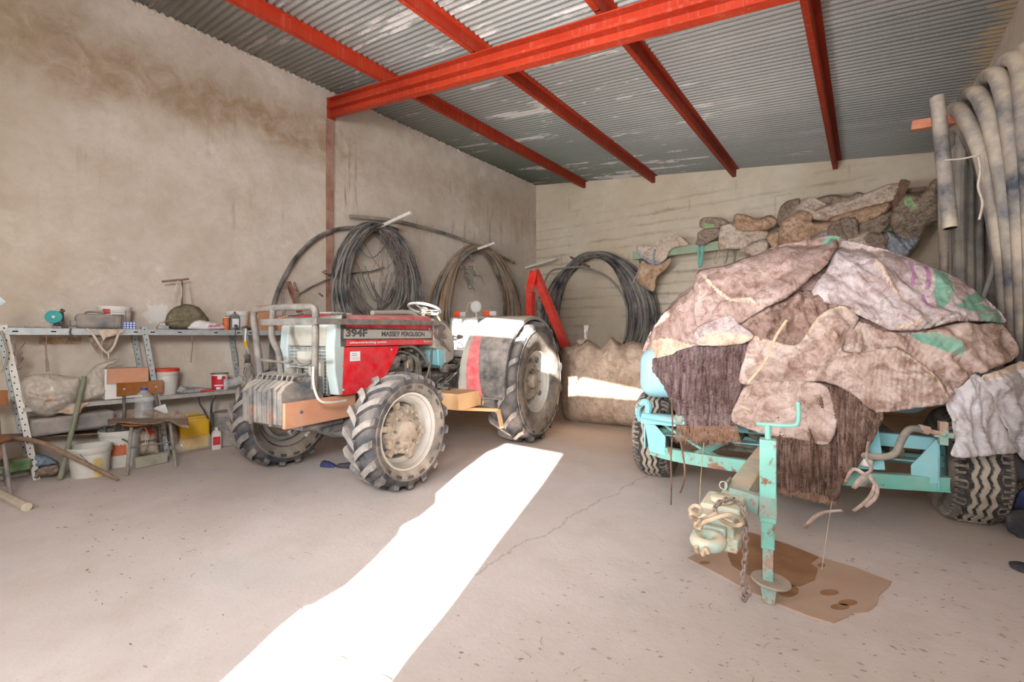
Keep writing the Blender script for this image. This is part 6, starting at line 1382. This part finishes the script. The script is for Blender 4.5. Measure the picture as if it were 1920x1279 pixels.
c = SH(228, ZL, -6.08); c.y = PX(227, 720, -5.98).y+.02
t = thing('foam_box', 'white foam box on the lower shelf with a tan board on top', 'box', c); MB().box(c+Vector((0, 0, .15)), (.26, .30, .29)).build('foam_body', MT['white'], t, bev=.006); MB().box(c+Vector((0, 0, .30)), (.27, .31, .02)).build('foam_lid', MT['white'], t, bev=.006)
a, b = PX(201, 705, -5.93), PX(278, 703, -5.93); m = MB().box(((a.x), (a.y+b.y)/2, (PX(240, 690, -5.93).z+PX(240, 718, -5.93).z)/2), (.03, b.y-a.y, .15)); single('wooden_board', m, MT['plank'], 'tan wooden board standing in front of the white foam box', 'board', bev=.003)
cb_ = SH(308, ZL, -6.10); t = bucket('bucket', 'white bucket with an orange-red lid on the lower shelf', cb_, .128, .27, 'dirtywhite', lid='redlid')
cb_ = SH(412, ZL, -6.10); t = thing('paint_tin', 'red and white paint tin with a dirty rim on the lower shelf', 'tin', cb_); r = .088
MB().lathe([(0, 0), (r, 0), (r, .185), (r+.004, .19), (r-.004, .19), (r-.006, .12), (0, .12)], cb_, G_, 32).build('body', MT['label_white'], t); MB().lathe([(r-.005, .185), (r+.006, .186), (r+.006, .198), (r-.008, .198)], cb_, G_, 32, cap=False).build('rim', MT['rust'], t)
ylab(MB(), cb_, r, .005, .13, -1.5, .15).build('label', MT['label_red'], t); ylab(MB(), cb_, r, .13, .17, -1.5, -.6).build('label', MT['label_red'], t)
MB().lathe([(0, 0), (.022, 0), (.022, .002), (0, .002)], cb_+Vector((r*math.cos(.1), r*math.sin(.1), .145)), (math.cos(.1), math.sin(.1), 0), 18).build('emblem', MT['inkr'], t)
ml = MB()
for i in range(8): ylab(ml, cb_, r, .048, .066, -.95+.13*i, -.95+.13*i+.09, off=.003, n=2)
ml.build('tin_lettering', MT['label_white'], t); ylab(MB(), cb_, r, .012, .036, -.75, -.25, off=.003, n=4).build('tin_plate', MT['label_white'], t)
lay = Matrix.Rotation(PI/2-.15, 4, 'Y') @ Matrix.Translation((0, 0, 0))
def bottle(name, label, base, ax, r, h, cap, mat='clear', ribs=10, cat='bottle', lab=None):
    t = thing(name, label, cat, base if ax[2] > .5 else Vector(base)-Vector((0, 0, r))); pr = [(0, 0), (r*.8, 0), (r, .012)]
    z = .02
    for i in range(ribs): dz = h*.55/ribs; pr += [(r, z+dz*.3), (r*.94, z+dz*.65)]; z += dz
    pr += [(r, z), (r, h*.66), (r*.86, h*.76), (r*.45, h*.88), (r*.30, h*.91), (r*.28, h*.95)]
    MB().lathe(pr, base, ax, 30).build('body', mat if not isinstance(mat, str) else MT[mat], t, ang=60)
    if cap: MB().lathe([(0, h*.93), (r*.36, h*.93), (r*.36, h), (0, h)], base, ax, 18).build('cap', MT[cap], t)
    if lab: MB().lathe([(r*1.01, h*.2), (r*1.01, h*.55)], base, ax, 24, cap=False).build('label', MT[lab], t)
    return t
bottle('plastic_bottle', 'clear plastic bottle lying beside the red paint tin', PX(419, 722, -5.97), Vector((.1, 1, .28)).normalized(), .055, .27, None)
m = lump('paper_pile', L4([(1320, 930), (1350, 895), (1400, 900), (1500, 905), (1600, 920), (1660, 918), (1600, 940), (1480, 950), (1380, 955), (1325, 945)]), [MT['piled'], MT['redlid'], MT['blackpl']], 'pile of dusty papers and rags on the lower shelf between bucket and tin', 'papers', baseX(-6.0), .05, .02, 10, .1, 3, 83, 2., prints=[(L4([(1500, 925), (1640, 920), (1560, 950), (1500, 950)]), 1), (L4([(1360, 895), (1420, 905), (1500, 912), (1400, 925)]), 2)])
# ---- beneath the lower shelf
a, b = PX(52, 795, -6.05), PX(212, 790, -6.05); m = MB().box((-6.1, (a.y+b.y)/2, .47), (.30, b.y-a.y, .16), Matrix.Rotation(.03, 3, 'X')); single('metal_trough', m, MT['greycan'], 'long dusty grey metal trough below the lower shelf at the left', 'trough', bev=.03)
m = MB().box((-6.2, 1.0, .33), (.25, 1.2, .012), Matrix.Rotation(-.10, 3, 'X')); single('thin_board', m, MT['oldwood'], 'thin sagging board below the grey trough', 'board')
# buckets on the floor
p = PH(166, 893, 0); t = bucket('bucket', 'paint-smeared white bucket standing on the floor in front of the shelf', (p.x-.05, p.y+.02, 0), .155, .275, 'dirtywhite', handle=(-.6, 1.05), taper=.84)
ylab(MB(), (p.x-.05, p.y+.02, 0), .140, .0, .2, -.0, .45, off=.006).build('yellow_smear', M('yellow_smear', srgb(216, 190, 120), .7, 0, .2, 9, .3, 6, .1), t)
p = PH(172, 858, 0); cbk = Vector((-5.98, p.y+.12, 0)); t = bucket('bucket', 'labelled bucket full of wire and scraps behind the paint-smeared one', cbk, .165, .36, 'dirtywhite', taper=.9)
ylab(MB(), cbk, .158, .12, .26, -.7, .1).build('label', MT['label_orange'], t); ylab(MB(), cbk, .158, .18, .26, -.95, -.70).build('label', MT['label_blue'], t)
rs = random.Random(3); m = MB()
for i in range(16):
    q = cbk+Vector((rs.uniform(-.1, .1), rs.uniform(-.1, .1), .34)); m.tube(spl([q, q+Vector((rs.uniform(-.08, .08), rs.uniform(-.08, .08), .05+rs.random()*.04)), q+Vector((rs.uniform(-.12, .12), rs.uniform(-.12, .12), .01))], 5), .004, 5)
m.build('wire_scraps', MT['bar'], t); m = MB()
for i in range(6): m.tube(spl([cbk+Vector((.10, .13, .36)), cbk+Vector((.13+rs.random()*.03, .17, .36)), cbk+Vector((.15, .17+rs.random()*.03, .25)), cbk+Vector((.13+rs.random()*.04, .16, .15))], 5), .003, 4)
m.build('string_ends', MT['string'], t)
# sticks
def stick(pts, r, mat, label, k=6): return single('stick', MB().tube(spl(pts, k), r, 9), MT[mat], label, 'stick')
q0 = PH(112, 899, .01); q1 = PZ(158, 706, q0.dot(Vector((FX, FY, 0)))+.28)
stick([q0, q0*.5+q1*.5+Vector((0, .004, 0)), q1], .020, 'greenwood', 'green-stained wooden stick leaning on the lower shelf')
q0 = PH(222, 900, .015); d0 = q0.dot(Vector((FX, FY, 0)))
stick([q0, PZ(195, 886, d0-.02), PZ(125, 852, d0-.08), PZ(80, 831, d0-.10), PZ(40, 823, d0-.12), PZ(10, 826, d0-.12), PZ(-30, 836, d0-.12)], [.012]*4+[.018]*6+[.020]*27, 'oldwood', 'crooked weathered branch resting across the floor bucket')
q0 = PH(50, 951, .03); q1 = PH(-40, 905, .03); stick([q0, q1], .032, 'whitewood', 'whitewashed pole end lying on the floor at the left edge')
# chairs
def chair(loc, rz, label):
    """plywood seat and back on tubular legs; local x = the way it faces, origin midway between the feet"""
    t = thing('chair', label, 'chair', loc, rz, 'plywood workshop chairs')
    n = 28; P_ = [(.215*math.copysign(abs(math.cos(a))**.7, math.cos(a)), .20*math.copysign(abs(math.sin(a))**.7, math.sin(a)), .445) for a in [2*PI*i/n for i in range(n)]]
    MB().prism(P_, (0, 0, 1), .018).build('seat', MT['chairwood'], t, world=False, bev=.005)
    n = 12; vs = []
    for i in range(n+1):
        y = -.19+.38*i/n; x = -.225-.03*(1-(y/.19)**2)
        for (dx, z) in ((0, .70), (.0, .835), (-.012, .835), (-.012, .70)): vs.append((x+dx-.0, y, z))
    fs = [(0, 1, 2, 3), (n*4+3, n*4+2, n*4+1, n*4)]
    for i in range(n):
        for j in range(4): fs.append((i*4+j, (i+1)*4+j, (i+1)*4+(j+1) % 4, i*4+(j+1) % 4))
    bk = MB().add(vs, fs).build('backrest', MT['chairwood'], t, world=False, bev=.004)
    for y in (-.13, .13): MB().lathe([(0, 0), (.011, 0), (.009, .004), (0, .005)], (-.243+.012, y, .77), (1, 0, 0), 12).build('rivet', MT['galv'], bk, world=False)
    for sy in (-1, 1):
        MB().tube([(.19, sy*.15, .44), (.225, sy*.19, .004)], .014, 10).build('leg', MT['oldmetal'], t, world=False)
        MB().tube(spl([(-.262, sy*.13, .80), (-.25, sy*.13, .68), (-.20, sy*.14, .46), (-.21, sy*.16, .25), (-.235, sy*.185, .004)], 4), .013, 10).build('leg', MT['bar'], t, world=False)
    MB().tube([(.20, -.165, .25), (.20, .165, .25)], .007, 6).tube([(-.215, -.165, .22), (-.215, .165, .22)], .007, 6).tube([(.2, -.16, .3), (-.21, -.16, .28)], .007, 6).tube([(.2, .16, .3), (-.21, .16, .28)], .007, 6).build('stretcher', MT['bar'], t, world=False)
    return t
MT['oldmetal'] = M('dusty_chair_tube', (.20, .19, .175), .7, .1, .3, 10, .6, 9, .3, rust=.1)
ch = chair((-5.665, 1.345, 0), math.radians(-2), 'chair with a varnished plywood back carrying a dusty cloth and a big water bottle')
chair((-5.66, .235, 0), math.radians(-2), 'chair cut off by the left edge of the view, varnished back beside the white post')
lump('dust_cloth', zq(3.996, 0, 680, [(810, 400), (850, 395), (900, 375), (960, 350), (1050, 355), (1150, 350), (1230, 380), (1290, 365), (1350, 370), (1400, 410), (1420, 480), (1410, 492), (1340, 475), (1270, 440), (1200, 455), (1100, 462), (1000, 460), (900, 450), (860, 470), (810, 465)]), [MT['pilec']], 'dusty grey cloth spread over the chair seat', 'cloth', lambda P2: np.array([[PH(x, min(y, 797), .475).x if 0 else (-5.66+(0.0)+(797-y)*-.0045), 0, 0] for x, y in P2])*0+(lambda r, t_: np.array([0, 0, EYE])+r*t_[:, None])(rays(P2), np.clip((EYE-.475)/np.maximum(-rays(P2)[:, 2], .05), 4.2, 4.62)), .02, .012, 16, .1, 3, 84, 3.)
wb_ = PH(272, 781, .49); bottle('water_bottle', 'big clear ribbed water bottle with a blue cap standing on the chair', Vector((-5.70, 1.335, .485)), Vector((0, 0, 1)), .078, .30, 'bluecap', 'clear', 7)
m = MB().box((-5.80, 1.50, .53), (.02, .10, .10), Matrix.Rotation(.3, 3, 'X')); single('white_packet', m, MT['label_white'], 'white packet standing behind the water bottle on the chair', 'packet')
# under and beside the chair
p = PH(285, 874, 0); m = MB().box((p.x-.04, p.y-.0, .055), (.07, .27, .105), Matrix.Rotation(.12, 3, 'Z')); single('timber_block', m, MT['block'], 'grey-green timber block on the floor under the chair', 'block', bev=.006)
lump('crumpled_paper_sack', zq(3.996, 0, 680, [(970, 520), (1050, 490), (1130, 480), (1180, 500), (1180, 590), (1195, 640), (1195, 690), (1100, 690), (1020, 710), (960, 770), (900, 740), (830, 760), (840, 690), (930, 650), (960, 600)]), [MT['pileb'], MT['redlid']], 'crumpled white paper sack with a red patch behind the chair legs', 'sack', baseX(-6.02), .10, .03, 24, .3, 2, 85, 3., prints=[(zq(3.996, 0, 680, [(1050, 500), (1120, 490), (1160, 520), (1130, 545), (1090, 520)]), 1)])
lump('crumpled_cloth', zq(3.996, 0, 680, [(1270, 450), (1310, 470), (1335, 520), (1340, 600), (1290, 620), (1255, 600), (1255, 500)]), [MT['pilec']], 'grey cloth bundle between chair and yellow jerrycan', 'cloth', baseX(-6.05), .08, .02, 20, 1, 2, 86, 3.)
# yellow jerrycan
p = PH(362, 830, 0); c = Vector((-6.14, PX(363, 800, -6.1).y, .06)); t = thing('jerrycan', 'yellow plastic jerrycan under the lower shelf', 'jerrycan', (c.x, c.y, 0)); MB().box(c+Vector((0, 0, .125)), (.20, .30, .36)).build('body', MT['yellow'], t, bev=.025); MB().box(c+Vector((.03, .0, .315)), (.10, .22, .02)).tube([c+Vector((0, -.06, .31)), c+Vector((0, -.05, .345)), c+Vector((0, .06, .345)), c+Vector((0, .07, .31))], .012, 8).build('handle', MT['yellow'], t)
c2 = PH(325, 838, .06); bottle('plastic_bottle', 'big clear bottle lying on the floor before the yellow jerrycan', PX(394, 826, -5.98), Vector((.06, -1, -.02)).normalized(), .085, .42, None, 'clear', 10)
cb_ = PH(406, 842, 0); jug('oil_bottle', 'white bottle with a red label standing before the black drum', (cb_.x, cb_.y, 0), .09, .10, .25, 'dirtywhite', 'label_white', ('label_red', .22, .6), rz=-.3)
p = PH(424, 832, 0); c = Vector((-6.06, p.y, 0)); t = single('drum', MB().lathe([(0, .41), (.10, .41), (.15, .40), (.17, .36), (.165, .34), (.17, .20), (.165, .19), (.17, .18), (.168, .02), (.15, 0), (0, 0)], c, G_, 32), MT['greycan'], 'dusty black drum on the floor under the shelf beside the tractor wheel', 'drum', ang=40)
m = MB().tube(spl([PX(x, y, -6.0) for x, y in [(372, 745), (375, 758), (383, 770), (390, 785)]], 5), .010, 6).tube(spl([PX(x, y, -6.0) for x, y in [(404, 742), (398, 755), (396, 775), (399, 800)]], 5), .012, 6); single('black_cable', m, MT['blackpl'], 'black cables drooping from the lower shelf behind the yellow jerrycan', 'cable')
# things at the far left floor
lump('blue_cloth', zq(3.996, 0, 680, [(240, 720), (250, 680), (320, 690), (400, 720), (445, 755), (380, 775), (300, 790), (260, 790)]), [MT['denim']], 'crumpled pale blue cloth on the floor behind the white post', 'cloth', baseX(-6.0), .08, .02, 16, .2, 2, 87, 3.)
lump('root_mat', zq(3.996, 0, 680, [(265, 860), (275, 800), (360, 775), (440, 770), (445, 820), (400, 850), (300, 850), (280, 870)]), [MT['earth']], 'dark brown tangled root mat below the blue cloth', 'roots', baseX(-5.9), .08, .04, 8, .2, 1.5, 88, 2.5)
m = MB().tube([PH(-20, 900, .05), PH(50, 886, .05)], .028, 12); single('grey_pipe', m, MT['galvd'], 'short grey pipe lying on the floor at the left edge', 'pipe')
m = MB().tube([PH(-20, 884, .04), PH(45, 872, .04)], .02, 10); single('thin_pipe', m, MT['hosegrey'], 'thin grey pipe on the floor behind the short grey pipe', 'pipe')
m = MB().box(PX(26, 872, -5.95), (.15, .20, .10)); single('green_crate', m, M('green_crate', srgb(78, 118, 72), .7), 'small green crate on the floor at the left edge', 'crate', bev=.01)
m = MB().lathe([(0, -.03), (.09, -.03), (.11, -.01), (.11, .01), (.09, .03), (0, .03)], PX(-26, 848, -5.6), (1, -.3, 0), 24); single('rusty_disc', m, MT['rustred'], 'rusty disc leaning at the left edge of the view', 'disc')
# hanging strimmer-like bundle in front of the shelf
X_ = -5.86; t = thing('hanging_tool', 'grey tool with strings hanging from the shelf by a yellow clip', 'tool', PX(462, 720, X_))
MB().tube([PX(460, 640, X_), PX(462, 652, X_)], .022, 10).build('yellow_clip', MT['yellow'], t); MB().tube(spl([PX(461, 617, X_), PX(460, 630, X_), PX(460, 642, X_)], 4), .010, 6, flat=.4).build('hanging_loop', MT['label_white'], t)
MB().lathe([(0, 0), (.02, 0), (.03, .06), (.035, .16), (.055, .30), (.06, .42), (.05, .44), (0, .44)], PX(463, 658, X_), (0, .05, -1), 14).build('body', MT['greycan'], t); MB().box(PX(463, 672, X_+.03), (.05, .06, .11)).build('motor', MT['engine'], t, bev=.01)
m = MB(); rs = random.Random(12)
for i in range(14): m.tube(spl([PX(462+rs.uniform(-2, 2), 650, X_+.03), PX(452+rs.uniform(-3, 22), 672, X_+.04), PX(450+rs.uniform(-4, 30), 700, X_+.03), PX(454+rs.uniform(-3, 18), 725, X_+.03)], 5), .003, 4)
m.build('string_tangle', MT['string'], t)
# rags under the tractor
lump('navy_rag', zq(4, 420, 680, [(722, 790), (735, 738), (790, 740), (840, 770), (850, 800), (960, 810), (860, 832), (780, 820)]), [MT['navy'], MT['label_white']], 'navy blue rag on the floor between the front wheels', 'rag', lambda P2: np.array([0, 0, EYE])+rays(P2)*4.55, .05, .02, 14, .2, 2, 90, 2.5, prints=[(zq(4, 420, 680, [(840, 795), (960, 808), (950, 830), (850, 828)]), 1)])
lump('grey_cloth', zq(4, 420, 680, [(850, 760), (960, 745), (1080, 742), (1100, 780), (1110, 815), (960, 815), (900, 800), (850, 790)]), [MT['glove']], 'dark grey work cloth lying against the front tyre', 'cloth', lambda P2: np.array([0, 0, EYE])+rays(P2)*4.5, .05, .02, 18, .0, 3, 91, 2.5)
# dark clutter at the right edge
lump('mudguard_flap', [(1876, 868), (1900, 850), (1925, 870), (1960, 880), (1960, 905), (1920, 900), (1895, 912), (1878, 915), (1874, 890)], [MT['glove']], 'dark dusty rubber flap right of the trailer tyre', 'flap', baseY(4.3), .05, .02, 18, .8, 2, 92, 3.)
lump('straw_heap', [(1872, 915), (1900, 905), (1940, 900), (1950, 960), (1900, 962), (1876, 955), (1868, 940)], [MT['earth'], MT['pilea']], 'small brown straw heap beside the trailer tyre', 'straw', baseY(4.6), .10, .05, 10, .8, 1.5, 93, 3.)
lump('rubber_boot', [(1886, 965), (1905, 955), (1925, 955), (1950, 960), (1960, 1030), (1925, 1030), (1905, 1005), (1888, 992)], [MT['glove']], 'grey-blue rubber boot foot lying at the right edge of the floor', 'boot', baseZ(2.95), .06, .01, 18, .6, 2, 94, 3.)
lump('rubber_boot_shaft', [(1905, 930), (1918, 915), (1950, 900), (1960, 960), (1925, 958), (1900, 956)], [MT['navy']], 'dark blue rubber shaft above the boot foot', 'boot', baseZ(3.0), .05, .01, 18, .6, 2, 95, 3.)
m = MB().lathe([(0, 0), (.05, 0), (.055, .02), (.04, .03), (0, .03)], PH(1922, 1070, 0), (0, 0, 1), 20, ell=1.2); single('dark_pad', m, MT['glove'], 'small dark rubber pad on the floor at the right edge', 'pad')
# drag marks of straw, grit and leaf crumbs over the floor
rs = random.Random(77); m = MB()
def ok_(x, y): return -5.7 < x < .9 and y > .5
for i in range(2600):
    px, py = rs.uniform(0, 1920), 700+580*rs.random()**1.5
    if py < 720: continue
    p = PH(px, py, .001)
    if not ok_(p.x, p.y) or (-2.9 < p.x < -1.3 and p.y < 4.3 and rs.random() < .9): continue
    if p.y > 8.9: continue
    a = rs.uniform(-.5, .5)+.3; k = rs.random(); L = (.004+.012*k**3)*(1+.25*p.length/3); w = L*rs.uniform(.15, .6); h = .0015+L*.12
    u = Vector((math.cos(a), math.sin(a), 0)); v = Vector((-u.y, u.x, 0))
    m.add([p-u*L, p+v*w, p+u*L, p-v*w, p+Vector((0, 0, h))], [(0, 1, 4), (1, 2, 4), (2, 3, 4), (3, 0, 4), (3, 2, 1, 0)])
single('floor_debris', m, MT['earth'], 'scattered straw, grit and leaf crumbs over the concrete floor', 'debris', kind='stuff')
rs = random.Random(78); m = MB()
for i in range(36):
    px, py = rs.uniform(60, 1880), rs.uniform(880, 1270); p = PH(px, py, .003)
    if not ok_(p.x, p.y): continue
    pts = [p]; a = rs.random()*6
    for k in range(4): a += rs.uniform(-.7, .7); p = p+Vector((math.cos(a), math.sin(a), 0))*rs.uniform(.006, .02); pts.append(p)
    m.tube(spl(pts, 4), .0012, 4)
single('straw_bits', m, MT['pilea'], 'pale bits of straw strewn over the concrete floor', 'straw', kind='stuff')
